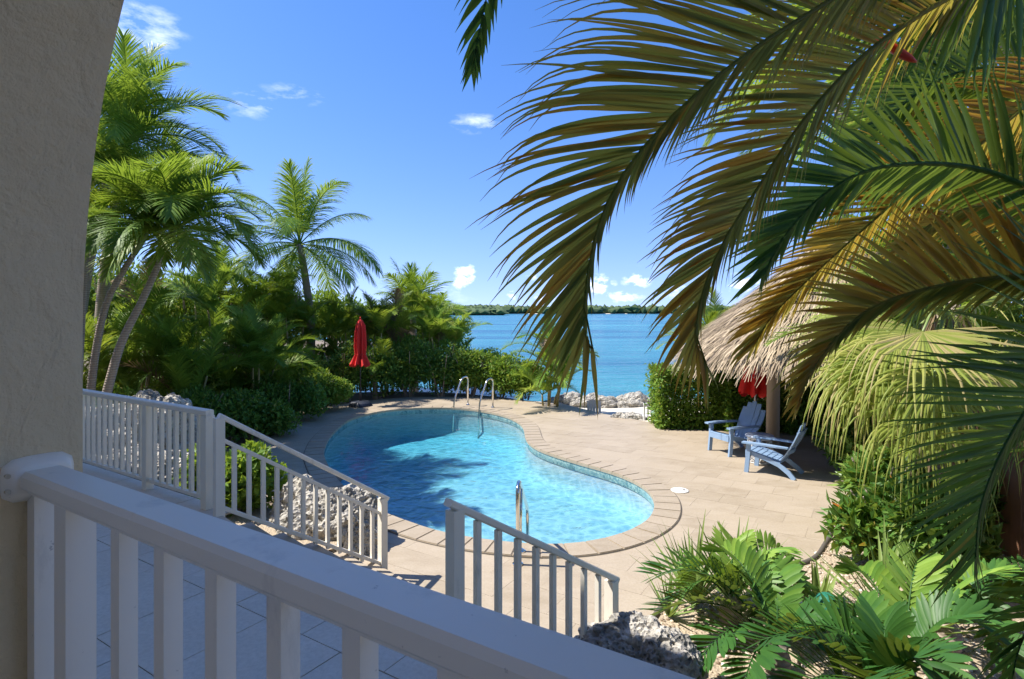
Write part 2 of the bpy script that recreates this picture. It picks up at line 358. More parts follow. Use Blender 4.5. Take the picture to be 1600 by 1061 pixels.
# ------------------------------------------------------------------ terrain, sea, island
SEA = -0.7
def shore(x):
    if x < -14: return 60.0
    if x < -7: return 23 + (-(x + 7) / 7) ** 2 * 37
    return 23 - 2.2 * math.exp(-((x - 3.5) / 3.0) ** 2)
def ground_h(x, y):
    s = shore(x) - y
    start = 6.2 - 3.5 * (1 - math.exp(-((x - 3.0) / 2.6) ** 2))
    k = min(max((s) / start, -1.5), 1)
    return -0.06 if k >= 1 else SEA + (k) * (-0.06 - SEA) + .05 * mnoise.noise(Vector((x * .6, y * .6, 0)))
MB().add([(-4500, 19.6, SEA), (4500, 19.6, SEA), (4500, 5500, SEA), (-4500, 5500, SEA)], [(0, 1, 2, 3)]).build('sea', M['sea'], kind='structure')
# sand strip in front of the water
sp = [G(895, 641, -.03), G(1060, 664, -.03)]
V = []; nS = 14
for j in range(26):
    y0 = 14.2 + j * .34
    for i in range(nS):
        x = 0.9 + i * .42; V.append((x, y0, max(ground_h(x, y0), SEA - .2) + .035))
MB().add(V, np.array([(j * nS + i, j * nS + i + 1, (j + 1) * nS + i + 1, (j + 1) * nS + i) for j in range(25) for i in range(nS - 1)])).build('beach', M['sand'], smooth=True, kind='structure')

def island(x0, x1, y0, y1, h, name, n):
    # low land with a mass of mangrove crowns
    seg = 60; V = []; Fs = []
    for i in range(seg + 1):
        a = 2 * math.pi * i / seg
        V.append(((x0 + x1) / 2 + (x1 - x0) / 2 * math.cos(a), (y0 + y1) / 2 + (y1 - y0) / 2 * math.sin(a), SEA + .25 + .4))
        V.append((V[-1][0] * 1.0 + 3 * math.cos(a), V[-1][1] + 3 * math.sin(a), SEA - .2))
    for i in range(seg): Fs.append((2 * i, 2 * i + 1, 2 * i + 3, 2 * i + 2))
    Fs.append(tuple(2 * i for i in range(seg)))
    MB().add(V, Fs).build(name, M['sand'], kind='structure')
    m = MB(); ico = ico_np(1)
    for _ in range(n):
        a = random.uniform(0, 2 * math.pi); r = math.sqrt(random.random()) ** .5 if random.random() < .7 else math.sqrt(random.random())
        cx = (x0 + x1) / 2 + (x1 - x0) / 2 * r * math.cos(a); cy = (y0 + y1) / 2 + (y1 - y0) / 2 * r * math.sin(a)
        s = random.uniform(4, 8); hz = h * random.uniform(.5, .9) * (0.85 + .3 * mnoise.noise(Vector((cx * .012, 0, 1))))
        v = ico[0] * np.array([s, s, hz * .55]) * (1 + .22 * rng.standard_normal((len(ico[0]), 1))) + np.array([cx, cy, SEA + .4 + hz * .5])
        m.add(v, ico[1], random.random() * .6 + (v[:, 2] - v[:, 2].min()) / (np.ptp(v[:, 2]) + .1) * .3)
    return m
def ico_np(sub):
    bm = bmesh.new(); bmesh.ops.create_icosphere(bm, subdivisions=sub, radius=1)
    v = np.array([list(x.co) for x in bm.verts]); f = np.array([[q.index for q in x.verts] for x in bm.faces]); bm.free(); return v, f
island(-700, 1500, 690, 860, 13.5, 'mangrove_island', 7000).build('mangrove_trees', M['mangrove'], kind='stuff', label='low green mangrove wood along the far shore', cat='woods')
island(-160, -8, 470, 520, 6.5, 'mangrove_spit', 700).build('mangrove_thicket', M['mangrove'], kind='stuff', label='nearer mangrove spit ending left on the water', cat='woods')

# ------------------------------------------------------------------ the house the camera stands in
JU = -1.232; WF, WB = 0.472, 0.17           # jamb position along U; wall front and back along W
R_ARCH = 1.10; SPR = 2.76; OPEN = 2 * R_ARCH
BAL = 1.5
house = empty('house', UV(0, -2, 0), 'beige stucco house wall with rounded arch opening at left edge', 'house')
m = MB(); PIER = .62; ARCH0 = [JU + k * (OPEN + PIER) for k in range(-5, 3)]  # arches beyond the left-edge one are unseen, added to let sky light in
def wquad(pts): m.add([UV(*p) for p in pts], [tuple(range(len(pts)))])
for ju in ARCH0:
    arc = [(ju, BAL)] + [(ju + R_ARCH - R_ARCH * math.cos(a), SPR + R_ARCH * math.sin(a)) for a in np.linspace(0, math.pi, 49)] + [(ju + OPEN, BAL)]
    for v in (WF, WB):
        wquad([(ju - PIER / 2, v, BAL), (ju, v, BAL), (ju, v, 4.3), (ju - PIER / 2, v, 4.3)]); wquad([(ju + OPEN, v, BAL), (ju + OPEN + PIER / 2, v, BAL), (ju + OPEN + PIER / 2, v, 4.3), (ju + OPEN, v, 4.3)])
        for (a, b), (c_, d) in zip(arc[1:-2], arc[2:-1]): wquad([(a, v, b), (c_, v, d), (c_, v, 4.3), (a, v, 4.3)])
    arcF = [UV(a, WF, b) for a, b in arc]; arcB = [UV(a, WB, b) for a, b in arc]
    for i in range(len(arc) - 1): m.add([arcF[i], arcF[i + 1], arcB[i + 1], arcB[i]], [(0, 1, 2, 3)])
m.build('arch_wall', M['stucco'], house)
m = MB(); R3 = Matrix((U, W, Vector((0, 0, 1)))).transposed()
m.box(UV(-5, .32, 5.6), (26, .304, 2.6), R3); m.build('upper_wall', M['stucco'], house)
m = MB(); m.box(UV(-5, .30, .72), (26, .30, 1.54), R3); m.build('lower_wall', M['stucco'], house)
m = MB(); m.box(UV(-5, -1.2, 1.42), (26, 2.7, .15), R3); m.build('balcony_floor', M['terrace_tile'], house)
m = MB(); m.box(UV(-5, -2.6, 2.5), (26, .2, 2.0), R3); m.build('unseen_back_parapet', M['ceiling'], house)  # unseen; height chosen to limit the fill light from behind
for k in range(10): MB().box(UV(-17.5 + k * 2.8, -2.6, 3.25), (.34, .3, 2.1), R3).build('unseen_back_pillar', M['ceiling'], house)  # unseen, added so the back stays open to sky fill
m = MB(); m.box(UV(-5, -2.6, 5.6), (26, .2, 2.6), R3); m.build('back_wall', M['ceiling'], house)
m = MB(); m.box(UV(-5, -1.2, 4.38), (26, 2.7, .15), R3); m.build('ceiling', M['ceiling'], house)
m = MB(); m.box(UV(-5, -.7, 7.0), (27, 4.8, .16), R3); m.build('roof', M['roof'], house)
for uu, nm in ((-16.5, 'side_wall'), (7.6, 'side_wall')):
    MB().box(UV(uu, -1.2, 3.5), (.2, 2.9, 7), R3).build(nm, M['stucco'], house)

# ------------------------------------------------------------------ terrace with tiles
TZ = 1.05
DS = Vector((.70, .714, 0)).normalized(); SL = Vector((-2.50, 4.95, 0)); SR = Vector((-.48, 3.0, 0))   # stair direction; top nosing ends
ND = (SR - SL).normalized(); TE = SR + ND * .75
terr_poly = [UV(-14, .46, 0), UV(1.2, .46, 0), TE, SR, SL, UV(-5.1, 2.97, 0), UV(-14, 2.97, 0)]
terrace = MB().prism([(p.x, p.y) for p in terr_poly], -.05, TZ - .02).build('terrace', M['stucco'], kind='structure')
def in_poly(x, y, poly):
    c = False; j = len(poly) - 1
    for i in range(len(poly)):
        xi, yi = poly[i][0], poly[i][1]; xj, yj = poly[j][0], poly[j][1]
        if (yi > y) != (yj > y) and x < (xj - xi) * (y - yi) / (yj - yi) + xi: c = not c
        j = i
    return c
def clip_half(poly, p, n):                                             # keep (q-p).n >= 0
    out = []
    for i in range(len(poly)):
        a, b = poly[i], poly[(i + 1) % len(poly)]; da = (a[0] - p[0]) * n[0] + (a[1] - p[1]) * n[1]; db = (b[0] - p[0]) * n[0] + (b[1] - p[1]) * n[1]
        if da >= 0: out.append(a)
        if (da >= 0) != (db >= 0): k = da / (da - db); out.append((a[0] + (b[0] - a[0]) * k, a[1] + (b[1] - a[1]) * k))
    return out
def densify(poly, step=.25):
    out = []
    for a, b in zip(poly, poly[1:] + poly[:1]):
        d = math.hypot(b[0] - a[0], b[1] - a[1]); n = max(1, int(d / step))
        out += [(a[0] + (b[0] - a[0]) * i / n, a[1] + (b[1] - a[1]) * i / n) for i in range(n)]
    return out
def lay_tiles(parent, outer, hole, top, tu, tv, mat, umin, umax, vmin, vmax, limit, gap=.006, thick=.02, hole_in=.12):
    oute = densify(outer); oa = np.array(oute); ob = np.roll(oa, -1, 0)
    ha = np.array(hole) if hole is not None else None
    area = sum(a[0] * b[1] - b[0] * a[1] for a, b in zip(oute, oute[1:] + oute[:1])); sgn = 1 if area > 0 else -1
    full = MB().add([U * (sx * (tu - gap) / 2) + W * (sy * (tv - gap) / 2) + Vector((0, 0, z)) for z in (-thick, 0) for sx, sy in ((-1, -1), (1, -1), (1, 1), (-1, 1))],
                    [(4, 5, 6, 7), (0, 1, 5, 4), (1, 2, 6, 5), (2, 3, 7, 6), (3, 0, 4, 7)]).mesh('tile'); full.materials.append(mat)
    tiles = []
    r = 0; v = vmin
    while v < vmax:
        u = umin + (tu * .5 if r % 2 else 0)
        while u < umax:
            c = UV(u, v, 0); cx, cy = c.x, c.y
            d = np.hypot(oa[:, 0] - cx, oa[:, 1] - cy); k = int(d.argmin()); inside = in_poly(cx, cy, oute)
            near = d[k] < .6
            hn = False
            if ha is not None:
                dh = np.hypot(ha[:, 0] - cx, ha[:, 1] - cy); hk = int(dh.argmin()); hin = in_poly(cx, cy, hole); hn = dh[hk] < .6
                if hin and not hn: u += tu; continue
            if not inside and not near: u += tu; continue
            poly = None
            if near or hn:
                poly = [(c + U * (sx * (tu - gap) / 2) + W * (sy * (tv - gap) / 2))[:2] for sx, sy in ((-1, -1), (1, -1), (1, 1), (-1, 1))]
                if near:
                    e = ob[k] - oa[k]; n_ = np.array([-e[1], e[0]]) * sgn; poly = clip_half(poly, oa[k], n_)
                if hn and len(poly) > 2:
                    e = ha[(hk + 1) % len(ha)] - ha[hk - 1]; n_ = np.array([e[1], -e[0]]) / np.hypot(*e) * HSGN
                    poly = clip_half(poly, ha[hk] - n_ * hole_in, n_)
                if len(poly) < 3: u += tu; continue
            pr = 1e3 if cy < .3 else math.hypot(cx, cy) + (30 if abs(cx / max(cy, .1)) > .95 or CAMZ - top > cy * .66 else 0)
            tiles.append((pr, cx, cy, poly)); u += tu
        v += tv; r += 1
    tiles.sort(key=lambda q: q[0])
    rest = MB()
    for i, (pr, cx, cy, poly) in enumerate(tiles):
        dz = random.uniform(-.0012, .0012)
        if i < limit:
            if poly is None: o = link('tile', full, None, parent); o.location = (cx, cy, top + dz)
            else: MB().prism(poly, top - thick, top + dz).build('tile', mat, parent)
        else:
            q = poly or [(Vector((cx, cy, 0)) + U * (sx * (tu - gap) / 2) + W * (sy * (tv - gap) / 2))[:2] for sx, sy in ((-1, -1), (1, -1), (1, 1), (-1, 1))]
            rest.prism(q, top - thick, top + dz, random.random())
    if rest.n: rest.build('tile_field', mat, parent, kind='stuff')
tp = [(p.x, p.y) for p in terr_poly]
lay_tiles(terrace, tp, None, TZ, .61, .61, M['terrace_tile'], -13, 3, .5, 4.2, 170)
# steps down to the pool deck
steps = empty('steps', (-1.5, 5.2, 0), 'pale stone steps leading down from terrace to pool deck', 'steps')
for i in range(5):
    z = TZ - .175 * (i + 1); d0, d1 = DS * (i * .3 - .02), DS * ((i + 1) * .3)
    q = [SL + d0 - ND * .12, SR + d0 + ND * .12, SR + d1 + ND * .12, SL + d1 - ND * .12]
    MB().prism([(p.x, p.y) for p in q], -.04, z).build('step', M['tile'], steps)

# ------------------------------------------------------------------ pool
pool_px = [(504, 704), (515, 680), (545, 655), (589, 643), (632, 638), (675, 636.5), (723, 637.5), (762, 642.5), (793, 650), (812, 659), (820, 668), (822, 679), (826, 689), (841, 700),
           (871, 711), (914, 724), (958, 736), (993, 750), (1014, 763), (1025, 778), (1026, 795), (1017, 811), (993, 826), (958, 839), (914, 848), (871, 851), (819, 850), (741, 841), (675, 828), (636, 815),
           (597, 800), (566, 785), (540, 765), (519, 741), (506, 718)]
ctl = [G(x, y, .02) for x, y in pool_px]
def closed_spline(pts, n):
    k = len(pts); ext = pts[-3:] + pts + pts[:3]; s_ = spline(ext, 4000)
    # keep one loop, then resample evenly
    a = np.array(list(pts[0])); i0 = int(np.linalg.norm(s_[:2000] - a, axis=1).argmin()); i1 = 2000 + int(np.linalg.norm(s_[2000:] - a, axis=1).argmin())
    L = s_[i0:i1]; d = np.concatenate([[0], np.cumsum(np.linalg.norm(np.diff(np.vstack([L, L[:1]]), axis=0), axis=1))])
    LL = np.vstack([L, L[:1]]); tt = np.linspace(0, d[-1], n, endpoint=False)
    return np.stack([np.interp(tt, d, LL[:, c]) for c in range(3)], 1), d[-1]
K, perim = closed_spline(ctl, 360)
for _ in range(14): K = .25 * np.roll(K, 1, 0) + .5 * K + .25 * np.roll(K, -1, 0)
K[:, 2] = 0
a2 = np.sum(K[:, 0] * np.roll(K[:, 1], -1) - np.roll(K[:, 0], -1) * K[:, 1])
HSGN = 1 if a2 > 0 else -1
def offset(d):                                                         # outward offset of the water edge
    T = nrm(np.roll(K, -1, 0) - np.roll(K, 1, 0)); Nn = np.stack([T[:, 1], -T[:, 0], 0 * T[:, 0]], 1) * HSGN
    O = K + Nn * d
    for _ in range(6): O = .25 * np.roll(O, 1, 0) + .5 * O + .25 * np.roll(O, -1, 0)
    return O
cen = K.mean(0)
def floor_z(x, y): return -.58 - min(max((y - 9.5) / 9, 0), 1.15) * .34 - .02 * (x < 0) * abs(x)
m = MB(); rings = []
for off, f in ((0, 0), (0, .72), (-.1, .9), (-.3, .985), (-.55, 1.0)):
    O = offset(off)
    rings.append([(x, y, floor_z(x, y) * f if f else .012) for x, y, _ in O])
nk = len(K)
V = [p for r_ in rings for p in r_]; Fs = [(i * nk + k, i * nk + (k + 1) % nk, (i + 1) * nk + (k + 1) % nk, (i + 1) * nk + k) for i in range(4) for k in range(nk)]
m.add(V, Fs)
pool = m.build('swimming_pool', M['plaster'], smooth=True, label='turquoise kidney shaped swimming pool with tan stone coping', cat='pool')
# floor cap with a triangle fill
bm = bmesh.new(); vv = [bm.verts.new(p) for p in rings[-1]]; ee = [bm.edges.new((vv[i], vv[(i + 1) % nk])) for i in range(nk)]
bmesh.ops.triangle_fill(bm, use_beauty=True, edges=ee); me = bpy.data.meshes.new('pool_floor'); bm.to_mesh(me); bm.free(); link('pool_floor', me, M['plaster'], pool)
# waterline tiles: a band of small glazed tiles under the coping
O0 = offset(-.004); O1 = offset(-.016); NB = 120
for b in range(NB):
    i0 = b * nk // NB; i1 = (b + 1) * nk // NB; V = []
    for i in range(i0, i1 + 1):
        k = i % nk; V += [(O1[k][0], O1[k][1], -.16), (O1[k][0], O1[k][1], .008)]
    MB().add(V, [(2 * j, 2 * j + 1, 2 * j + 3, 2 * j + 2) for j in range(i1 - i0)]).build('waterline_tile', M['band'], pool)
# coping bricks
CW = .34; Ci = offset(-.03); Co = offset(CW); NC = 90
fine = 8
Kf = lambda A, s: np.array([np.interp(s % nk, np.arange(nk + 1), np.append(A[:, c], A[0, c])) for c in range(3)])
for b in range(NC):
    s0 = b * nk / NC + .05; s1 = (b + 1) * nk / NC - .05; dz = random.uniform(-.002, .002)
    inn = [Kf(Ci, s0 + (s1 - s0) * j / 3) for j in range(4)]; out = [Kf(Co, s0 + (s1 - s0) * j / 3) for j in range(4)]
    poly = [(p[0], p[1]) for p in inn] + [(p[0], p[1]) for p in reversed(out)]
    bm = bmesh.new(); bot = [bm.verts.new((x, y, -.035)) for x, y in poly]; f = bm.faces.new(bot if HSGN < 0 else bot[::-1])
    ex = bmesh.ops.extrude_face_region(bm, geom=[f]); bmesh.ops.translate(bm, verts=[e for e in ex['geom'] if isinstance(e, bmesh.types.BMVert)], vec=(0, 0, .055 + dz))
    bmesh.ops.recalc_face_normals(bm, faces=bm.faces)
    bmesh.ops.bevel(bm, geom=[e for e in bm.edges if all(v.co.z > 0 for v in e.verts)], offset=.008, segments=2, affect='EDGES')
    me = bpy.data.meshes.new('coping_brick'); bm.to_mesh(me); bm.free(); link('coping_brick', me, M['coping'], pool)
m = MB(); Ca = offset(-.005); Cb = offset(CW + .014)
m.add(np.vstack([Ca + [0, 0, .004], Cb + [0, 0, .004]]), [(k, (k + 1) % nk, nk + (k + 1) % nk, nk + k) for k in range(nk)]); m.build('expansion_joint', M['gap_seal'], pool)
# water surface
m = MB(); g = .055
WZ = -.085
Ow = offset(.03); Vb = [(p[0], p[1], WZ) for p in Ow] + [(p[0], p[1], -3.2) for p in Ow]
Fs = [tuple(range(nk)) if HSGN > 0 else tuple(range(nk - 1, -1, -1)), tuple(range(2 * nk - 1, nk - 1, -1)) if HSGN > 0 else tuple(range(nk, 2 * nk))]
Fs += [((k + 1) % nk, k, nk + k, nk + (k + 1) % nk) if HSGN > 0 else (k, (k + 1) % nk, nk + (k + 1) % nk, nk + k) for k in range(nk)]
pw = MB().add(Vb, Fs).build('pool_water', M['pool_water'], pool)

# ------------------------------------------------------------------ pool deck
deck_px = [(415, 672), (450, 655), (500, 638), (560, 627), (640, 620), (760, 620), (880, 631), (940, 646), (1035, 663), (1120, 672), (1250, 676), (1360, 705), (1420, 760), (1400, 800), (1335, 822), (1292, 842)]
deck_poly = [G(x, y)[:2] for x, y in deck_px] + [(3.6, 6.4), (2.3, 6.0), (1.3, 5.3), (1.0, 4.4), (.3, 3.0), (-.6, 3.1), (-2.3, 5.2), (-1.75, 6.2), (-1.85, 6.6), (-2.6, 7.6), (-3.7, 8.7), (-4.7, 10), (-5.6, 12)]
O_h = [(p[0], p[1]) for p in offset(CW + .01)]
xy = [tuple(p) for p in deck_poly]
m = MB(); oh = offset(CW - .15)
bm = bmesh.new(); a_ = [bm.verts.new((x, y, -.004)) for x, y in xy]; b_ = [bm.verts.new((p[0], p[1], -.004)) for p in oh]
ee = [bm.edges.new((a_[i], a_[(i + 1) % len(a_)])) for i in range(len(a_))] + [bm.edges.new((b_[i], b_[(i + 1) % nk])) for i in range(nk)]
bmesh.ops.triangle_fill(bm, use_beauty=True, edges=ee)
for f in bm.faces:
    if f.normal.z < 0: f.normal_flip()
me = bpy.data.meshes.new('pool_deck'); bm.to_mesh(me); bm.free()
deck = link('pool_deck', me, M['grout'], kind='structure')
lay_tiles(deck, xy, O_h, 0.0, .61, .41, M['tile'], -16, 6, 2, 20, 300, gap=.0022)

# the ground sheet, open under the deck and pool
xs = np.concatenate([np.linspace(-90, -16, 26), np.linspace(-15, 12, 70), np.linspace(13, 90, 26)])
ys = np.concatenate([np.linspace(-30, 12, 22), np.linspace(12.4, 32, 60), np.linspace(33, 80, 24)])
V = [(x, y, ground_h(x, y)) for y in ys for x in xs]; nx = len(xs)
MB().add(V, np.array([(j * nx + i, j * nx + i + 1, (j + 1) * nx + i + 1, (j + 1) * nx + i) for j in range(len(ys) - 1) for i in range(nx - 1) if not all(in_poly(xs[i + a], ys[j + b], xy) for a in (0, 1) for b in (0, 1))])).build('ground', M['soil'], smooth=True, kind='structure')

# ================================================================== railings
UP = Vector((0, 0, 1))
def picket(m_or_none, p, z0, z1, s, ang, parent, name='baluster'):
    R = Matrix.Rotation(ang, 3, 'Z')
    return MB().box((p.x, p.y, (z0 + z1) / 2), (s, s, z1 - z0), R).build(name, M['white_rail'], parent)
AU = math.atan2(U.y, U.x); AD = math.atan2(DS.y, DS.x)
# near railing across the arch
nr = empty('balcony_railing', UV(-.1, .405, BAL), 'pale painted balcony railing in shade crossing the foreground', 'railing')
z = 2.53; vc = .405
capm = MB(); capm.sweep(UV(JU + .004, vc, z - .016), UV(JU + OPEN - .004, vc, z - .016), .063, .032, .007)
capm.build('top_rail', M['white_rail'], nr)
MB().sweep(UV(JU + .004, vc, z - .0355), UV(JU + OPEN - .004, vc, z - .0355), .042, .006, .001).build('rail_channel', M['white_rail'], nr)
for k in range(17):
    picket(None, UV(-.9216 + .1215 * k, vc, 0), BAL + .09, z - .038, .025, AU, nr)
picket(None, UV(-1.083, vc, 0), BAL, z - .038, .042, AU, nr, 'post')
picket(None, UV(JU + .016, vc, 0), BAL + .05, z - .038, .030, AU, nr, 'wall_stile')
MB().sweep(UV(JU + .004, vc, BAL + .075), UV(JU + OPEN - .004, vc, BAL + .075), .04, .03, .004).build('bottom_rail', M['white_rail'], nr)
fm = MB()   # moulded flange where the cap meets the jamb
prof = [(.0, .052), (.004, .052), (.010, .047), (.022, .041), (.024, .036), (.022, .018)]
V = []; n_ = 20
for d, r in prof:
    for k in range(n_):
        a = 2 * math.pi * k / n_; ca, sa = math.cos(a), math.sin(a); q = (abs(ca) ** 4 + abs(sa) ** 4) ** -.25
        V.append(UV(JU + d, vc + ca * q * r, z - .017 + sa * q * (r - .014)))
fm.add(V, [(i * n_ + k, i * n_ + (k + 1) % n_, (i + 1) * n_ + (k + 1) % n_, (i + 1) * n_ + k) for i in range(5) for k in range(n_)])
fm.build('wall_flange', M['white_rail'], nr, smooth=True)
for dz in (-.026, .026): MB().tube([UV(JU + .012, vc - .046, z - .017 + dz * .5), UV(JU + .0185, vc - .046, z - .017 + dz * .5)], .004, 10).build('screw', M['steel'], nr)
# far terrace railing
A = Vector((-2.70, 5.11, 0)); RT = TZ + .875
fr_ = empty('terrace_railing', (A.x, A.y, TZ), 'white railing along the terrace edge beside the coral boulders', 'railing')
B = A - U * 3.4
MB().sweep((A.x + .03, A.y - .02, RT - .025), (B.x, B.y, RT - .025), .075, .05, .008).build('top_rail', M['white_rail'], fr_)
MB().sweep((A.x, A.y, TZ + .09), (B.x, B.y, TZ + .09), .04, .035, .004).build('bottom_rail', M['white_rail'], fr_)
for k in range(26):
    p = A - U * (.131 * (k + 1))
    if k == 7 or k == 24: picket(None, p - U * .0, TZ, RT - .05, .075, AU, fr_, 'post')
    else: picket(None, p, TZ + .1, RT - .05, .034, AU, fr_)
picket(None, A, TZ, RT - .05, .085, AU, fr_, 'post')
# stair railings
def stair_rail(name, S, E, zs, ze, n, label, mid, start_over=.0):
    r = empty(name, (S.x, S.y, 0), label, 'railing', 'stair handrails')
    d = (E - S); L = d.length; d.normalize(); sl = (ze - zs) / L
    zt = lambda s: zs + sl * s
    MB().sweep((S.x - d.x * start_over, S.y - d.y * start_over, zt(-start_over) - .02), (E.x + d.x * .06, E.y + d.y * .06, zt(L + .06) - .02), .062, .042, .008).build('handrail', M['white_rail'], r)
    top = .045
    if mid:
        MB().sweep((S.x, S.y, zs - .215), (E.x, E.y, ze - .215), .04, .035, .004).build('middle_rail', M['white_rail'], r); top = .23
    MB().sweep((S.x, S.y, zs - .80), (E.x, E.y, ze - .74), .04, .035, .004).build('bottom_rail', M['white_rail'], r)
    for i in range(1, n + 1):
        s = L * i / (n + 1); p = S + d * s
        picket(None, p, zt(s) - .80, zt(s) - top, .034, AD, r)
    for q, zz in ((S, zs), (E, ze)):
        picket(None, q, max(zz - .93, -.01), zz - .04, .075, AD, r, 'post')
    return r
E1 = Vector((-1.37, 6.10, 0)); S1 = E1 - DS * 1.63
stair_rail('stair_railing', S1, E1, 1.925, .86, 12, 'white stair handrail with middle rail by coral boulder', True, .0)
E2 = Vector((.73, 4.23, 0)); S2 = E2 - DS * 1.49
stair_rail('stair_railing', S2, E2, 1.75, .865, 8, 'shorter white stair handrail in front of the pool', False, .05)

# ================================================================== boulders
def rock(name, label, c, size, seed, sub=5, amp=.28, mat='rock', group=None, pits=.05, cat='rock'):
    v, f = ico_np(sub); S = Vector((seed * 7.1, seed * 3.3, seed)); out = np.empty_like(v)
    for i, p in enumerate(v):
        q = Vector(p); d = 1 + amp * (mnoise.noise(q * 1.3 + S) * 1.3 + mnoise.noise(q * 3.1 + S) * .6 + mnoise.noise(q * 7 + S) * .3)
        d -= pits * max(0, mnoise.noise(q * 12 + S) + .05) * 2.0
        if sub > 4: d -= pits * .8 * max(0, mnoise.noise(q * 26 + S))
        z = q.z if q.z > -.35 else -.35 + (q.z + .35) * .3
        out[i] = (q.x * d * size[0], q.y * d * size[1], z * d * size[2])
    out += np.array([c[0], c[1], c[2]])
    MB().add(out, f).build(name, M[mat], smooth=sub > 4 and False, label=label, cat=cat, group=group)
# left pile behind the terrace railing
rock('boulder', 'tall grey coral boulder at the foot of the curved palms', P(215, 712, 9.4), (.95, .8, .9), 1, 6)
rock('boulder', 'rounded coral boulder seen through the last terrace balusters', P(255, 705, 8.9), (.58, .6, .72), 2, 6)
rock('boulder', 'white sunlit coral boulder low behind the terrace railing', P(215, 752, 7.9), (.75, .5, .42), 3, 6)
rock('boulder', 'low pale coral boulder beside the pier edge', P(140, 700, 8.6), (.8, .6, .6), 4, 5)
rock('boulder', 'flat coral boulder resting against the small path', P(268, 745, 7.6), (.42, .4, .3), 5, 5)
# by the stairs
rock('boulder', 'big pitted coral boulder behind the left stair railing', P(520, 838, 6.9), (.58, .55, .60), 6, 6, .2, pits=.07)
rock('boulder', 'small pale coral boulder between shrub and pool', P(470, 800, 7.3), (.32, .3, .42), 7, 5)
rock('boulder', 'dark shaded coral boulder at foot of the right stair railing', P(1000, 1050, 3.95), (.42, .36, .36), 8, 6, .2, pits=.07)
rock('boulder', 'sunlit coral stone between clipped shrub and boulder', P(430, 845, 7.0), (.28, .3, .3), 9, 5)
# shoreline stones
k = 0
SH = [(893, 627, .5, 'dark grey shoreline rock beside the slim palm stems'), (905, 634, .62, 'large dark round shoreline rock left of the grey chair back'), (870, 632, .4, 'flat pale stone lying under the hedge end'),
      (948, 632, .5, 'pale shoreline rock just right of the grey chair back'), (972, 636, .6, 'wide white shoreline rock in the middle of the gap'), (993, 630, .62, 'tall white shoreline rock highest in the gap'),
      (1010, 640, .42, 'small white shoreline rock left of the white bench'), (1030, 634, .55, 'white shoreline rock behind the white bench'), (985, 655, .28, 'little stone at the deck edge near the bench'),
      (1000, 657, .25, 'tiny stone at the deck edge next to the bench'), (968, 652, .2, 'tiniest stone on the sand by the deck edge'), (1042, 642, .5, 'pale shoreline rock hidden partly by clipped hedge'),
      (925, 628, .45, 'grey shoreline rock behind the grey chair back')]
for px, py, s, lab in SH:
    k += 1; Yd = 20.5 if py < 645 else 15.2
    c = P(px, py, Yd); c.z = max(c.z, SEA)
    rock('shore_rock', lab, (c.x, c.y, c.z), (s * random.uniform(.8, 1.15), s * .7, s * .62), 20 + k, 4, .3, 'rock', 'rocks along the shore', .03)

# ================================================================== pool fittings
def bend(pts, r, n=6):
    # round the inner corners of a polyline
    pts = [Vector(p) for p in pts]; out = [pts[0]]
    for i in range(1, len(pts) - 1):
        a, b, c = pts[i - 1], pts[i], pts[i + 1]; d1 = (a - b).normalized(); d2 = (c - b).normalized()
        rr = min(r, (a - b).length * .45, (c - b).length * .45); s, e = b + d1 * rr, b + d2 * rr
        out += [s.lerp(b, t_).lerp(b.lerp(e, t_), t_) for t_ in np.linspace(0, 1, n)]
    return out + [pts[-1]]
def ladder_rail(base, dirp, label, h=.86):
    o = empty('pool_handrail', base, label, 'handrail', 'handrails at the far pool end')
    b = Vector(base); d = Vector(dirp).normalized()
    path = bend([b + Vector((0, 0, 0)), b + Vector((0, 0, h)), b + d * .28 + Vector((0, 0, h - .02)), b + d * .62 + Vector((0, 0, .28)), b + d * .66 + Vector((0, 0, -.02)), b + d * .70 + Vector((0, 0, -.75))], .14, 8)
    MB().tube(path, .024, 12).build('tube', M['steel'], o, smooth=True)
    MB().lathe([(.06, 0), (.06, .012), (.03, .03)], b + Vector((0, 0, .004)), 20).build('flange', M['steel'], o, smooth=False)
pb1 = G(731, 633); pb2 = G(770, 637)
ladder_rail((pb1.x, pb1.y, .0), (-.55, -.83, 0), 'left chrome handrail at the far end of the pool')
ladder_rail((pb2.x, pb2.y, .0), (-.55, -.83, 0), 'right chrome handrail at the far end of the pool')
# near stair rail of the pool, seen end-on
b = G(809, 882); d = Vector((.10, 1, 0)).normalized()
o = empty('pool_stair_rail', (b.x, b.y, 0), 'chrome looped grab rail at the near pool edge', 'handrail')
MB().tube(bend([b, b + Vector((0, 0, .84)), b + d * .16 + Vector((0, 0, .88)), b + d * .78 + Vector((.05, 0, .36)), b + d * .86 + Vector((.055, 0, -.8))], .12, 8), .023, 12).build('tube', M['steel'], o, smooth=True)
MB().lathe([(.06, 0), (.06, .012), (.03, .03)], b + Vector((0, 0, .003)), 20).build('flange', M['steel'], o)
MB().lathe([(.06, 0), (.06, .012), (.03, .03)], b + d * .30 + Vector((.005, 0, .021)), 20).build('flange', M['steel'], o)
MB().tube([b + d * .30 + Vector((0, 0, .02)), b + d * .30 + Vector((.01, 0, .77))], .02, 10).build('support_leg', M['steel'], o, smooth=True)
t = NT('white_plastic'); M['white_plastic'] = t.done(t.pbr((.74, .73, .7), .5))
p = G(1062, 767); o = empty('skimmer_lid', (p.x, p.y, 0), 'round white skimmer lid set in the deck', 'lid')
MB().lathe([(.135, 0), (.135, .012), (.12, .02), (.03, .024)], (p.x, p.y, .0), 32).build('lid', M['white_plastic'], o)
MB().lathe([(.02, .0), (.02, .01)], (p.x + .06, p.y - .03, .02), 12).build('finger_hole', M['gap_seal'], o)
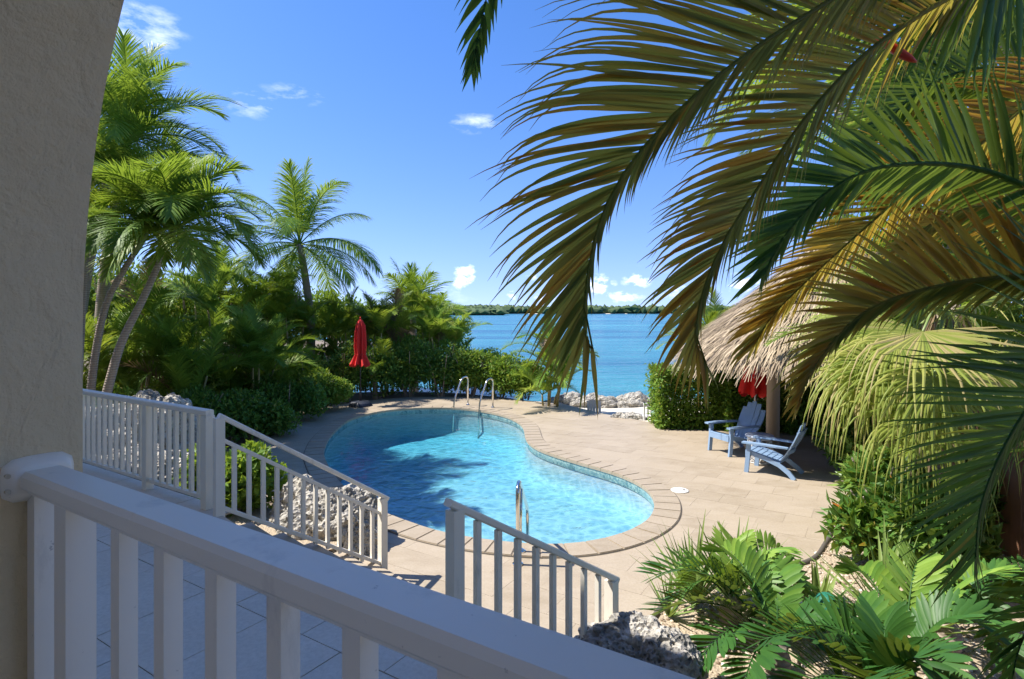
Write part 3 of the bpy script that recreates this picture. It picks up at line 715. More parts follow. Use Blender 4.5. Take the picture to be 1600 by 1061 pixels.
for i, (px, py, lab) in enumerate([(645, 664, 'dark round main drain on the far pool floor'), (747, 686, 'dark round drain cover in the middle of the pool floor')]):
    q = G(px, py, -1.75); zf = floor_z(q.x, q.y)
    for _ in range(4): q = G(px, py, zf + .02); zf = floor_z(q.x, q.y)
    MB().lathe([(.16, 0), (.16, .02), (.12, .035)], (q.x, q.y, zf), 24).build('pool_drain', M['gap_seal'], label=lab, cat='drain')

# ================================================================== adirondack chairs and table
t = NT('blue_resin'); c = t.mix(t.noise(t.coord(), 6, 4), (.21, .32, .48), (.26, .38, .54)); M['blue_resin'] = t.done(t.pbr(c, .45, t.bump(t.noise(t.coord(), 90, 3, .5, (1, .1, 1)), .12, .004)))
def plank(parent, name, pts, w, th, side=Vector((0, 1, 0)), off=0.0, mat='blue_resin', taper=None):
    # a curved board: centre line pts, width along side
    pts = [Vector(p) for p in pts]; V = []
    for i, p in enumerate(pts):
        tn = (pts[min(i + 1, len(pts) - 1)] - pts[max(i - 1, 0)]).normalized(); nn = side.cross(tn).normalized(); ww = w * (taper[i] if taper else 1)
        for a, b_ in ((-1, -1), (1, -1), (1, 1), (-1, 1)): V.append(p + side * (off + a * ww / 2) + nn * (b_ * th / 2))
    n = len(pts); Fs = [(i * 4 + k, i * 4 + (k + 1) % 4, (i + 1) * 4 + (k + 1) % 4, (i + 1) * 4 + k) for i in range(n - 1) for k in range(4)] + [(3, 2, 1, 0), tuple((n - 1) * 4 + k for k in range(4))]
    me = MB().add(V, Fs).mesh(name); ob = bpy.data.objects.new(name, me); COL.objects.link(ob); me.materials.append(M[mat]); ob.parent = parent
    return ob
def adirondack(loc, face, label, sc=1.0):
    c = empty('adirondack_chair', loc, label, 'chair', 'blue chairs on the deck', rz=math.atan2(face[1], face[0])); c.scale = (sc,) * 3
    V_ = Vector
    for s in (-1, 1):
        plank(c, 'front_leg', [V_((.34, s * .285, 0)), V_((.31, s * .285, .3)), V_((.30, s * .285, .53))], .045, .075, taper=[.9, 1, 1.1])
        plank(c, 'rear_leg', [V_((.33, s * .25, .37)), V_((.0, s * .25, .29)), V_((-.22, s * .25, .21)), V_((-.38, s * .262, .1)), V_((-.47, s * .27, 0))], .04, .075)
        plank(c, 'armrest', [V_((.40, s * .31, .545)), V_((.1, s * .315, .55)), V_((-.2, s * .31, .545)), V_((-.37, s * .29, .54))], .13, .028, taper=[.85, 1, .85, .5])
    plank(c, 'front_apron', [V_((.35, -.27, .33)), V_((.35, .27, .33))], .03, .1, side=Vector((1, 0, 0)))
    xs_ = np.linspace(.33, -.2, 7)
    for x in xs_: plank(c, 'seat_slat', [V_((x, -.265, .385 - (.33 - x) * .24)), V_((x, .265, .385 - (.33 - x) * .24))], .072, .022, side=Vector((.972, 0, .235)))
    for j, y in enumerate((-.2, -.1, 0, .1, .2)):
        top = .97 - abs(y) ** 2 * 3.4; n = 9; pts = []; tp_ = []
        for i in range(n):
            f = i / (n - 1); zz = .25 + (top - .25) * f
            bow = .05 * (1 - (y / .25) ** 2)
            pts.append(V_((-.2 - .33 * f - bow * .5 - .03 * math.sin(f * 3.1), y * (.82 + .42 * math.sin(min(f * 1.15, 1) * math.pi * .62)), zz))); tp_.append((.82 + .40 * math.sin(min(f * 1.15, 1) * math.pi * .62)) * (1 if f < .9 else .82))
        plank(c, 'back_slat', pts, .098, .02, taper=tp_)
    for f, w_ in ((.28, .5), (.78, .5)):
        plank(c, 'back_rail', [V_((-.24 - .33 * f - .02, -w_ / 2, .25 + .7 * f)), V_((-.275 - .33 * f - .02, 0, .25 + .7 * f)), V_((-.24 - .33 * f - .02, w_ / 2, .25 + .7 * f))], .02, .06, side=Vector((1, 0, 0)))
    return c
adirondack((4.40, 11.45, 0), (-.93, -.36), 'blue slatted garden chair beside the clipped hedge', 1.0)
adirondack((4.50, 10.02, 0), (-.76, .65), 'nearer blue slatted garden chair turned away from camera', .95)
t = NT('table_stone'); M['table_stone'] = t.done(t.pbr(t.mix(t.noise(t.pos(), 8, 4), (.58, .56, .52), (.7, .68, .64)), .6))
t = NT('table_top'); M['table_top'] = t.done(t.pbr(t.mix(t.noise(t.pos(), 20, 4), (.28, .33, .42), (.36, .41, .5)), .4))
p = G(1187, 722); o = empty('side_table', (p.x, p.y, 0), 'small round pierced white side table between blue chairs', 'table')
MB().lathe([(.05, .47), (.24, .47), (.25, .48), (.25, .495), (.24, .505), (.05, .505)], (p.x, p.y, 0), 36).build('table_top', M['table_top'], o)
m = MB()
for k in range(26):      # open branch-like lattice
    a = random.uniform(0, 6.3); pts = []; zz = random.uniform(0, .2)
    for i in range(9):
        r_ = .205 + .02 * math.sin(zz * 9); pts.append((p.x + r_ * math.cos(a), p.y + r_ * math.sin(a), max(.012, min(zz, .465)))); a += random.uniform(-.32, .32); zz += random.uniform(.02, .075)
    m.tube(pts, .015, 6)
m.build('lattice', M['table_stone'], o, smooth=True)
for zz in (.018, .455): MB().tube([(p.x + .205 * math.cos(a), p.y + .205 * math.sin(a), zz) for a in np.linspace(0, 2 * math.pi, 33)], .018, 8).build('ring', M['table_stone'], o, smooth=True)

# ================================================================== umbrellas
t = NT('red_fabric'); M['red_fabric'] = t.done(t.pbr(t.mix(t.noise(t.pos(), 30, 3, .5, (1, 1, .2)), (.62, .012, .008), (.8, .025, .015)), .75, t.bump(t.noise(t.pos(), 22, 3, .5, (1, 1, .15)), .4, .02)))
t = NT('dark_metal'); M['dark_metal'] = t.done(t.pbr((.06, .06, .065), .4, metal=.6))
t = NT('black_plastic'); M['black_plastic'] = t.done(t.pbr((.02, .025, .04), .5))
def umbrella(base, H, label, prof, pole='dark_metal', stand=True):
    b = Vector(base); o = empty('closed_umbrella', b, label, 'umbrella')
    MB().tube([b, b + UP * H], .019, 10).build('pole', M[pole], o, smooth=True)
    ph = random.uniform(0, 6)
    wob = lambda a, i: 1 + (.20 + .02 * i) * math.sin(8 * a + ph + i * .17) * (.5 if i < 2 else 1) + .10 * math.sin(3 * a + i * .4)
    V = []; n = 64; pr = prof[::-1]
    for i, (r, zz) in enumerate(pr):
        for k in range(n):
            a = 2 * math.pi * k / n; rr = r * wob(a, i); V.append(b + Vector((rr * math.cos(a), rr * math.sin(a), zz + (.05 * math.sin(8 * a + ph) if i == len(pr) - 1 else 0))))
    m = MB().add(V, [(i * n + (k + 1) % n, i * n + k, (i + 1) * n + k, (i + 1) * n + (k + 1) % n) for i in range(len(pr) - 1) for k in range(n)] + [tuple(range(n))])
    m.build('canopy', M['red_fabric'], o, smooth=True)
    MB().tube([b + UP * (H - .02), b + UP * (H + .05)], [.03, .012], 10).build('finial', M['red_fabric'], o, smooth=True)
    tie = [b + Vector((.125 * math.cos(a), .125 * math.sin(a), prof[2][1])) for a in np.linspace(0, 2 * math.pi, 25)]
    MB().tube(tie, .013, 6).build('tie_strap', M['red_fabric'], o, smooth=True)
    if stand:
        MB().lathe([(.33, 0), (.34, .03), (.31, .09), (.25, .13), (.05, .15)], b, 28).build('base', M['black_plastic'], o, smooth=False)
        MB().lathe([(.035, .13), (.035, .42), (.03, .43)], b, 12).build('sleeve', M['dark_metal'], o, smooth=True)
    return o
ub = G(563, 634)
umbrella((ub.x, ub.y, 0), 2.58, 'closed red patio umbrella on black base by the hedge', [(.235, 1.20), (.20, 1.32), (.125, 1.52), (.15, 1.75), (.145, 2.1), (.12, 2.38), (.06, 2.52), (.02, 2.56)])
p = P(1180, 660, 12.6)
umbrella((p.x, p.y, -.02), 2.5, 'closed red umbrella half hidden under the thatched roof', [(.28, 1.0), (.28, 1.12), (.22, 1.36), (.18, 1.6), (.15, 1.9), (.12, 2.3), (.06, 2.45), (.02, 2.5)], 'white_plastic', False)

# ================================================================== thatched hut
t = NT('thatch'); c = t.ramp(t.attr(), [(0, (.15, .11, .07)), (.4, (.31, .24, .16)), (.8, (.45, .36, .24)), (1, (.54, .44, .3))]); M['thatch'] = t.done(t.pbr(c, .9))
t = NT('wood_post'); q = t.coord(); M['wood_post'] = t.done(t.pbr(t.mix(t.noise(q, 5, 6, .65, (1, 1, .12)), (.45, .32, .2), (.66, .52, .36)), .7, t.bump(t.noise(q, 30, 4, .6, (1, 1, .06)), .35, .01)))
HC = Vector((6.65, 11.7, 0)); HR = 3.0; EZ, AZ_ = 2.0, 4.5
hut = empty('thatched_hut', HC, 'palm thatched round hut roof on wooden posts at right', 'hut')
m = MB()
ns = 22000
fr0 = np.sqrt(rng.uniform(.01, 1.0, ns)); an = rng.uniform(0, 2 * np.pi, ns)
r0 = fr0 * HR; z0_ = AZ_ + (EZ - AZ_) * fr0 + rng.normal(.0, .02, ns)
out_ = np.stack([np.cos(an), np.sin(an), np.zeros(ns)], 1); sl_ = nrm(out_ * HR + np.array([0, 0, EZ - AZ_])); sidev = np.stack([-np.sin(an), np.cos(an), np.zeros(ns)], 1)
nr_ = np.cross(sidev, sl_) * np.sign(np.cross(sidev, sl_)[:, 2:3])
base = out_ * r0[:, None] + np.array([HC.x, HC.y, 0]) + np.array([0, 0, 1]) * z0_[:, None] + nr_ * .02
L = rng.uniform(.3, .7, ns); w = rng.uniform(.005, .014, ns)
d1 = nrm(sl_ + rng.normal(0, .10, (ns, 3))); d2 = nrm(d1 + np.array([0, 0, -1]) * rng.uniform(.05, .8, ns)[:, None] * (fr0[:, None] > .8) + nr_ * rng.uniform(-.02, .12, ns)[:, None])
p1 = base + d1 * (L * .5)[:, None]; p2 = p1 + d2 * (L * .5)[:, None]
VV = np.stack([base - sidev * w[:, None], base + sidev * w[:, None], p1 + sidev * w[:, None] + nr_ * .012, p1 - sidev * w[:, None] + nr_ * .012, p2 + sidev * w[:, None] * .4, p2 - sidev * w[:, None] * .4], 1).reshape(-1, 3)
ii = np.arange(ns)[:, None] * 6
m.add(VV, np.concatenate([ii + np.array([[0, 1, 2, 3]]), ii + np.array([[3, 2, 4, 5]])]), np.repeat(np.clip(rng.normal(.55, .25, ns), 0, 1), 6))
m.build('thatch', M['thatch'], hut, kind='stuff')
m = MB(); m.lathe([(HR * .97, EZ + .0), (.05, AZ_ - .03)], HC, 48); m.build('roof_core', M['thatch'], hut)
m = MB(); ne = 9000; an = rng.uniform(0, 2 * np.pi, ne); rr = HR * rng.uniform(.9, 1.02, ne); out_ = np.stack([np.cos(an), np.sin(an), np.zeros(ne)], 1); sidev = np.stack([-np.sin(an), np.cos(an), np.zeros(ne)], 1)
base = out_ * rr[:, None] + np.array([HC.x, HC.y, 0]) + np.stack([0 * an, 0 * an, AZ_ + (EZ - AZ_) * rr / HR], 1)
L = rng.uniform(.1, .34, ne); w = rng.uniform(.004, .011, ne); d1 = nrm(np.array([0, 0, -1]) + out_ * rng.uniform(-.1, .5, ne)[:, None] + rng.normal(0, .12, (ne, 3))); p2 = base + d1 * L[:, None]
VV = np.stack([base - sidev * w[:, None], base + sidev * w[:, None], p2 + sidev * w[:, None] * .3, p2 - sidev * w[:, None] * .3], 1).reshape(-1, 3)
m.add(VV, np.arange(ne * 4).reshape(-1, 4), np.repeat(np.clip(rng.normal(.45, .25, ne), 0, 1), 4)); m.build('eave_fringe', M['thatch'], hut, kind='stuff')
pp = G(1207, 694)
for i, (x, y) in enumerate([(pp.x, pp.y), (8.4, 11.0), (6.9, 13.6)]):
    MB().tube([(x, y, -.02), (x + .02, y, 1.2), (x, y, 2.6)], [.135, .128, .12], 16).build('post', M['wood_post'], hut, smooth=True)
for a in np.linspace(0, 2 * math.pi, 12, endpoint=False):
    MB().tube([HC + Vector((math.cos(a) * (HR - .1), math.sin(a) * (HR - .1), EZ - .06)), HC + Vector((.1 * math.cos(a), .1 * math.sin(a), AZ_ - .15))], .04, 6).build('rafter', M['wood_post'], hut, smooth=True)

# ================================================================== things on the beach
t = NT('grey_wood'); M['grey_wood'] = t.done(t.pbr(t.mix(t.noise(t.coord(), 9, 4), (.42, .42, .42), (.56, .55, .53)), .7))
p = P(928, 648, 16.4); o = empty('beach_chair', (p.x, p.y, -.3), 'grey slatted wooden chair back standing on the sand', 'chair')
for i in range(5):
    MB().box((p.x - .16 + i * .08, p.y - .02 * abs(i - 2), p.z + .13), (.07, .03, .60 - .03 * abs(i - 2)), Matrix.Rotation(-.2, 3, 'X')).build('back_slat', M['grey_wood'], o)
for s in (-1, 1):
    MB().box((p.x + s * .19, p.y + .2, p.z - .1), (.04, .5, .05)).build('armrest', M['grey_wood'], o); MB().box((p.x + s * .19, p.y + .4, p.z - .28), (.05, .05, .5)).build('leg', M['grey_wood'], o)
MB().box((p.x, p.y + .22, p.z - .18), (.36, .42, .04)).build('seat', M['grey_wood'], o)
p = P(1021, 655, 15.0); zb = p.z
o = empty('white_bench', (p.x, p.y, zb - .1), 'white slatted bench beside the clipped hedge', 'bench')
MB().box((p.x, p.y, zb + .39), (.52, .06, .05)).build('top_rail', M['white_plastic'], o)
for i in range(6): MB().box((p.x - .24 + i * .096, p.y, zb + .16), (.035, .03, .44)).build('back_slat', M['white_plastic'], o)
MB().box((p.x, p.y + .2, zb + .05), (.52, .36, .04)).build('seat', M['white_plastic'], o)
for sx in (-1, 1):
    for sy in (.03, .36): MB().box((p.x + sx * .23, p.y + sy, zb - .08), (.045, .045, .26)).build('leg', M['white_plastic'], o)
t = NT('teal_metal'); M['teal_metal'] = t.done(t.pbr((.13, .25, .22), .5))
p = P(1022, 664, 14.3); o = empty('path_light', (p.x, p.y, -.06), 'small dark green path light in front of white bench', 'lamp')
MB().tube([(p.x, p.y, -.06), (p.x, p.y, .2)], .015, 8).build('stem', M['teal_metal'], o)
MB().lathe([(.015, .2), (.05, .22), (.06, .27), (.075, .28), (.02, .34)], (p.x, p.y, 0), 14).build('head', M['teal_metal'], o)

# ================================================================== planting bed, edging, valve, fence
bed = [Vector(G(x, y)) for x, y in [(1335, 818), (1300, 836), (1292, 850)]] + [Vector((3.25, 6.35, 0)), Vector((2.45, 6.15, 0)), Vector((1.75, 5.75, 0)), Vector((1.28, 5.2, 0)), Vector((1.05, 4.5, 0)), Vector((.85, 3.9, 0)), Vector((.45, 3.2, 0))]
bed += [Vector((.9, 2.0, 0)), Vector((3, .8, 0)), Vector((9, 2, 0)), Vector((12, 8, 0)), Vector((7, 8.2, 0)), Vector((5.2, 8.1, 0)), Vector((4.6, 7.95, 0))]
bm = bmesh.new(); vv = [bm.verts.new((p.x, p.y, .022)) for p in bed]; f = bm.faces.new(vv)
if f.normal.z < 0: f.normal_flip()
bmesh.ops.triangulate(bm, faces=[f]); me = bpy.data.meshes.new('gravel_bed'); bm.to_mesh(me); bm.free(); link('gravel_bed', me, M['gravel_sheet'], kind='structure')
def pebbles(name, poly, n, sz, label, zf=.02):
    v, f = ico_np(1); bx = [min(p[0] for p in poly), max(p[0] for p in poly), min(p[1] for p in poly), max(p[1] for p in poly)]
    m = MB(); c = 0
    while c < n:
        x, y = random.uniform(bx[0], bx[1]), random.uniform(bx[2], bx[3])
        if not in_poly(x, y, poly): continue
        s = sz * random.uniform(.5, 1.4); R = np.array(Matrix.Rotation(random.uniform(0, 6.3), 3, 'Z'))
        m.add((v * np.array([s, s * random.uniform(.6, 1), s * random.uniform(.35, .7)])) @ R + np.array([x, y, zf + s * .3]), f, random.random()); c += 1
    m.build(name, M['pebble'], kind='stuff', label=label, cat='gravel', smooth=True)
bxy = [(p.x, p.y) for p in bed]
pebbles('gravel', [q for q in bxy if True], 15000, .022, 'tan gravel covering the planting bed at lower right')
g2 = [P(130, 760, 8.2), P(300, 700, 9.5), P(330, 830, 6.6), P(470, 860, 6.4), P(300, 900, 5.6), P(130, 840, 6.2)]
lp = [(-6.6, 8.9), (-4.9, 9.6), (-3.4, 7.6), (-2.0, 6.8), (-1.9, 6.2), (-2.8, 5.35), (-6.6, 7.6)]
bm = bmesh.new(); vv = [bm.verts.new((x, y, .25 if y < 8 else .1)) for x, y in lp]; f = bm.faces.new(vv)
if f.normal.z < 0: f.normal_flip()
bmesh.ops.triangulate(bm, faces=[f]); me = bpy.data.meshes.new('rock_bed'); bm.to_mesh(me); bm.free(); link('rock_bed', me, M['gravel_sheet'], kind='structure')
pebbles('rubble', lp, 5000, .035, 'pale coral rubble behind the terrace railing', .2)
edge = [Vector(G(x, y)) for x, y in [(1420, 800), (1335, 818), (1300, 836), (1292, 850)]] + [Vector((3.25, 6.35, 0)), Vector((2.45, 6.15, 0)), Vector((1.75, 5.75, 0)), Vector((1.28, 5.2, 0)), Vector((1.05, 4.5, 0)), Vector((.85, 3.9, 0))]
es = spline(edge, 60); t = NT('edging'); M['edging'] = t.done(t.pbr((.09, .075, .06), .8))
MB().tube([(p[0], p[1], .03) for p in es], .03, 6).build('bed_edging', M['edging'], label='dark curved edging strip between deck and gravel bed', cat='edging', smooth=True)
t = NT('green_plastic'); M['green_plastic'] = t.done(t.pbr((.02, .16, .10), .4))
p = P(1293, 952, 4.75); o = empty('garden_light', (p.x, p.y, 0), 'round green capped garden spotlight among the aloes', 'lamp')
MB().lathe([(.09, .02), (.09, p.z - .05), (.085, p.z)], (p.x, p.y, 0), 20).build('body', M['green_plastic'], o, smooth=False)
MB().lathe([(.10, p.z - .03), (.115, p.z), (.115, p.z + .03), (.08, p.z + .1), (.05, p.z + .12), (.02, p.z + .125)], (p.x, p.y, 0), 24).build('cap', M['green_plastic'], o)
# fence
t = NT('fence_wood'); q = t.pos(); M['fence_wood'] = t.done(t.pbr(t.mix(t.noise(q, 6, 6, .65, (1, 1, .12)), t.mix(t.rnd(), (.2, .085, .045), (.3, .14, .08)), (.4, .22, .13)), .8, t.bump(t.noise(q, 26, 4, .6, (1, 1, .08)), .3, .01)))
f0 = P(1600, 860, 5.9); f0.z = 0; fd = Vector((.02, 1, 0)).normalized()
fence = empty('wooden_fence', (f0.x, f0.y, 0), 'reddish brown vertical board fence at right edge', 'fence')
for i in range(20):
    q = f0 + fd * (-1.6 + i * .15) + Vector((.35, 0, 0))
    MB().box((q.x + (.012 if i % 2 else 0), q.y, .82 + random.uniform(-.01, .01)), (.022, .138, 1.62)).build('board', M['fence_wood'], fence)
for zz in (.35, 1.35): MB().box((f0.x + .39, f0.y - .18, zz), (.05, 2.98, .09)).build('fence_rail', M['fence_wood'], fence)

# ================================================================== plant builders
Zv = np.array([0, 0, 1.0])
def blades(mb, base, d, side, L, w, K=3, droop=.5, tint=.5, fold=0.0, prof=None, jit=0.0, dpow=1.0):
    # strips: base (n,3), direction d, width direction side; bends towards the ground along its length
    n = len(base); L = np.broadcast_to(L, n); w = np.broadcast_to(w, n); droop = np.broadcast_to(droop, n)
    if prof is None: prof = np.sin(np.linspace(.28, 1, K + 1) * np.pi) ** .7; prof[-1] = .04
    p = base.copy(); dd = d.copy(); S = nrm(side); rows = []
    fc = 3 if fold else 2
    for j in range(K + 1):
        s = nrm(S - dd * np.sum(S * dd, 1, keepdims=True)); hw = (w * prof[j] / 2)[:, None]
        if fold:
            nn = np.cross(dd, s); rows.append(np.stack([p - s * hw + nn * hw * fold, p, p + s * hw + nn * hw * fold], 1))
        else: rows.append(np.stack([p - s * hw, p + s * hw], 1))
        if j < K:
            p = p + dd * (L / K)[:, None]
            dd = nrm(dd - Zv * (droop * ((j + 1) / K) ** dpow)[:, None] * (2.0 / K) + (rng.normal(0, jit, dd.shape) if jit else 0))
    V = np.stack(rows, 1).reshape(-1, 3); m = (K + 1) * fc
    fb = np.array([[j * fc + c, j * fc + c + 1, (j + 1) * fc + c + 1, (j + 1) * fc + c] for j in range(K) for c in range(fc - 1)])
    Fs = (np.arange(n)[:, None, None] * m + fb[None]).reshape(-1, 4)
    T = np.repeat(np.broadcast_to(tint, n), m)
    return mb.add(V, Fs, T)
def rach_frame(pts, n, t0, roll=0.0, up=Zv):
    R = spline(pts, 60); T = nrm(np.gradient(R, axis=0)); tt = np.linspace(t0, .995, n)
    q = np.stack([np.interp(tt, np.linspace(0, 1, 60), R[:, c]) for c in range(3)], 1); t_ = nrm(np.stack([np.interp(tt, np.linspace(0, 1, 60), T[:, c]) for c in range(3)], 1))
    N = nrm(up - t_ * np.sum(t_ * up, 1, keepdims=True)); S = np.cross(t_, N)
    if roll: N, S = N * math.cos(roll) + S * math.sin(roll), S * math.cos(roll) - N * math.sin(roll)
    return R, tt, q, t_, N, S
def frond_shape(mb, pts, n, Lmax, w, lift, droop, tint, rr=.014, K=3, t0=.14, a0=62, a1=22, roll=0.0, fold=0.0):
    R, tt, q, T, N, S = rach_frame(pts, n, t0, roll)
    f = (tt - t0) / (1 - t0); Ls = Lmax * (.62 + .38 * np.sin(f * np.pi * .95)) * (1 - .55 * f ** 3)
    for sg in (-1, 1):
        a = np.radians(a0 + (a1 - a0) * f ** 1.3 + rng.normal(0, 4, n)); lf = lift + rng.normal(0, .12, n)
        d = nrm(T * np.cos(a)[:, None] + (S * (sg * np.cos(lf))[:, None] + N * np.sin(lf)[:, None]) * np.sin(a)[:, None])
        blades(mb, q, d, np.cross(d, N) + S * .01, Ls * rng.uniform(.88, 1.1, n), w, K, droop * rng.uniform(.6, 1.4, n), np.clip(tint + rng.normal(0, .12, n), 0, 1), fold)
    k = np.linspace(0, 59, 12).astype(int)
    mb.tube(R[k], list(np.linspace(rr, rr * .25, 12)), 5, min(tint + .15, .9), False)
def arc_pts(c, az, el, L, bend, n=9):
    p = np.array(c, float); d = np.array([math.cos(az) * math.cos(el), math.sin(az) * math.cos(el), math.sin(el)]); out = [p]
    for i in range(n - 1):
        p = p + d * L / (n - 1); d = nrm(d - Zv * bend * (.35 + 1.3 * i / n) / (n - 1) * 1.6); out.append(p)
    return out
M_TRUNK = {}
t = NT('trunk'); q = t.pos(); ring = t.n('ShaderNodeTexWave', Scale=7.0, Distortion=2.5); ring.bands_direction = 'Z'; t.set(ring.inputs[0], q)
M['trunk'] = t.done(t.pbr(t.mix(t.math('MULTIPLY', ring.outputs[0], .6), t.mix(t.noise(q, 9, 5, .7), (.3, .24, .19), (.46, .385, .31)), (.2, .155, .12)), .9, t.bump(ring.outputs[0], .35, .02)))
t = NT('pale_trunk'); q = t.pos(); ring = t.n('ShaderNodeTexWave', Scale=4.0, Distortion=1.5); ring.bands_direction = 'Z'; t.set(ring.inputs[0], q)
M['pale_trunk'] = t.done(t.pbr(t.mix(t.math('MULTIPLY', ring.outputs[0], .5), (.52, .46, .36), (.34, .28, .2)), .8))
t = NT('crownshaft'); M['crownshaft'] = t.done(t.pbr(t.mix(t.noise(t.pos(), 6, 3), (.16, .24, .06), (.24, .28, .1)), .5))
t = NT('cane'); M['cane'] = t.done(t.pbr(t.mix(t.noise(t.pos(), 5, 3, .5, (1, 1, 3)), (.24, .22, .07), (.4, .3, .13)), .55))
def palm(name, label, trunk, r, L, nf, mat='palm_green', els=(78, -25), bend=1.0, lift=.25, droop=.5, leaf=.3, nl=34, w=.035, tint=.5, group='palm trees by the pool', shaft=False, seed=0, az0=0.0, tmat='trunk', extra=(), dead=0):
    rnd = random.Random(seed + 5); tp = spline(trunk, 16); o = empty(name, Vector(tp[0]), label, 'palm tree', group)
    ns_ = 16; rs = [r * (1.25 - .45 * i / 15) for i in range(16)]; rs[0] *= 1.25
    MB().tube(tp, rs, 12).build('trunk', M[tmat], o, smooth=True)
    top = tp[-1]; d = nrm(tp[-1] - tp[-3])
    if shaft:
        MB().tube([top - d * .02, top + d * .25, top + d * .5], [r * .95, r * 1.05, r * .6], 10).build('crownshaft', M['crownshaft'], o, smooth=True); top = top + d * .45
    for i in range(nf):
        f = i / max(nf - 1, 1); az = az0 + i * 2.39996 + rnd.uniform(-.25, .25); el = math.radians(els[0] + (els[1] - els[0]) * f ** 1.0 + rnd.uniform(-8, 8))
        mb = MB(); l = L * rnd.uniform(.85, 1.1) * (.8 if f < .1 else 1)
        frond_shape(mb, arc_pts(top, az, el, l, bend * rnd.uniform(.8, 1.2)), nl, leaf, w, lift, droop, tint + rnd.uniform(-.15, .15) + (.1 if f > .85 else 0), rr=.012 + L * .004, roll=rnd.uniform(-.3, .3))
        mb.build('frond', M['dry_frond' if f > 1 - dead else mat], o)
    for pts, tn in extra:
        mb = MB(); frond_shape(mb, pts, nl, leaf, w, lift, droop, tn, rr=.012 + L * .004); mb.build('frond', M[mat], o)
    return o
def areca(name, label, base, H, spread, nst, mat='palm_green', tint=.5, nl=46, leaf=.44, seed=0, group='feathery palm clumps round the pool', L=1.5, dead=.0, w=.024):
    rnd = random.Random(seed + 31); b = Vector(base); o = empty(name, b, label, 'palm', group)
    for s in range(nst):
        a = rnd.uniform(0, 6.28); q = b + Vector((math.cos(a), math.sin(a), 0)) * rnd.uniform(.02, spread * .35); h = H * rnd.uniform(.12, .72)
        tip = q + Vector((math.cos(a) * spread * .25 * rnd.random(), math.sin(a) * spread * .25 * rnd.random(), h))
        MB().tube([q, (q + tip) / 2 + Vector((rnd.uniform(-.05, .05), 0, 0)), tip], [.035, .03, .022], 7).build('cane', M['cane'], o, smooth=True)
        nf = rnd.randint(6, 8)
        for i in range(nf):
            az = a + i * 2.4 + rnd.uniform(-.4, .4); el = math.radians(rnd.uniform(25, 82)); mb = MB()
            frond_shape(mb, arc_pts(tip, az, el, L * rnd.uniform(.75, 1.15), rnd.uniform(.9, 1.5)), nl, leaf, w, .35, .5, tint + rnd.uniform(-.25, .25), rr=.010, roll=rnd.uniform(-.4, .4))
            mb.build('frond', M['dry_frond' if rnd.random() < dead else mat], o)
    return o
def scatter_leaves(mb, c, rad, n, ls, tint=.5, box=False, flat=.35, lumps=14, aspect=.5, seed=0):
    r2 = np.random.default_rng(seed + 77); c = np.array(c, float); rad = np.array(rad, float)
    if box:
        q = r2.uniform(-1, 1, (n, 3)); ax = r2.integers(0, 3, n); sg = r2.choice([-1, 1], n); q[np.arange(n), ax] = sg * np.where(r2.random(n) < .35, r2.uniform(.2, .8, n), r2.uniform(.8, 1.03, n)); nn = np.zeros((n, 3)); nn[np.arange(n), ax] = sg
        pos = c + q * rad * (1 + .05 * r2.normal(0, 1, (n, 1)))
    else:
        lc = nrm(r2.normal(0, 1, (lumps, 3))) * r2.uniform(.25, .72, (lumps, 1)); lc[:, 2] = np.abs(lc[:, 2]) * 1.0 - .25; lr = r2.uniform(.3, .52, lumps)
        k = r2.integers(0, lumps, n); nn = nrm(r2.normal(0, 1, (n, 3)) + np.array([0, 0, .25])); pos = c + (lc[k] + nn * (lr[k] * r2.uniform(.55, 1.08, n))[:, None]) * rad
    g = pos[:, 2] > -.05; pos, nn = pos[g], nn[g]; n = len(pos)
    d = nrm(nn * .55 + r2.normal(0, .6, (n, 3)) + Zv * flat); up = nrm(nn * .6 + Zv * .7 + r2.normal(0, .35, (n, 3))); s = nrm(np.cross(d, up)); up = np.cross(s, d)
    L = ls * r2.uniform(.6, 1.35, n)[:, None]; W_ = L * aspect
    V = np.stack([pos, pos + d * L * .45 + s * W_ * .5 + up * W_ * .12, pos + d * L - up * L * .12, pos + d * L * .45 - s * W_ * .5 + up * W_ * .12], 1).reshape(-1, 3)
    mb.add(V, np.arange(n * 4).reshape(-1, 4), np.repeat(np.clip(r2.normal(tint, .2, n), 0, 1), 4))
def shrub(name, label, c, rad, n, ls, mat, cat='shrub', group='shrubs round the pool', stems=6, **kw):
    b = Vector((c[0], c[1], max(-.05, c[2] - rad[2]))); o = empty(name, b, label, cat, group)
    mb = MB(); scatter_leaves(mb, c, rad, n, ls, seed=int(abs(c[0] * 97 + c[1] * 31)), **kw); mb.build('foliage', M[mat], o)
    m = MB()
    for i in range(stems):
        a = random.uniform(0, 6.3); m.tube([b + Vector((math.cos(a) * .12, math.sin(a) * .12, 0)), Vector(c) + Vector((math.cos(a) * rad[0] * .35, math.sin(a) * rad[1] * .35, 0)), Vector(c) + Vector((math.cos(a) * rad[0] * .6, math.sin(a) * rad[1] * .6, rad[2] * .5))], [.03, .02, .008], 5)
    m.build('stem', M['trunk'], o); return o

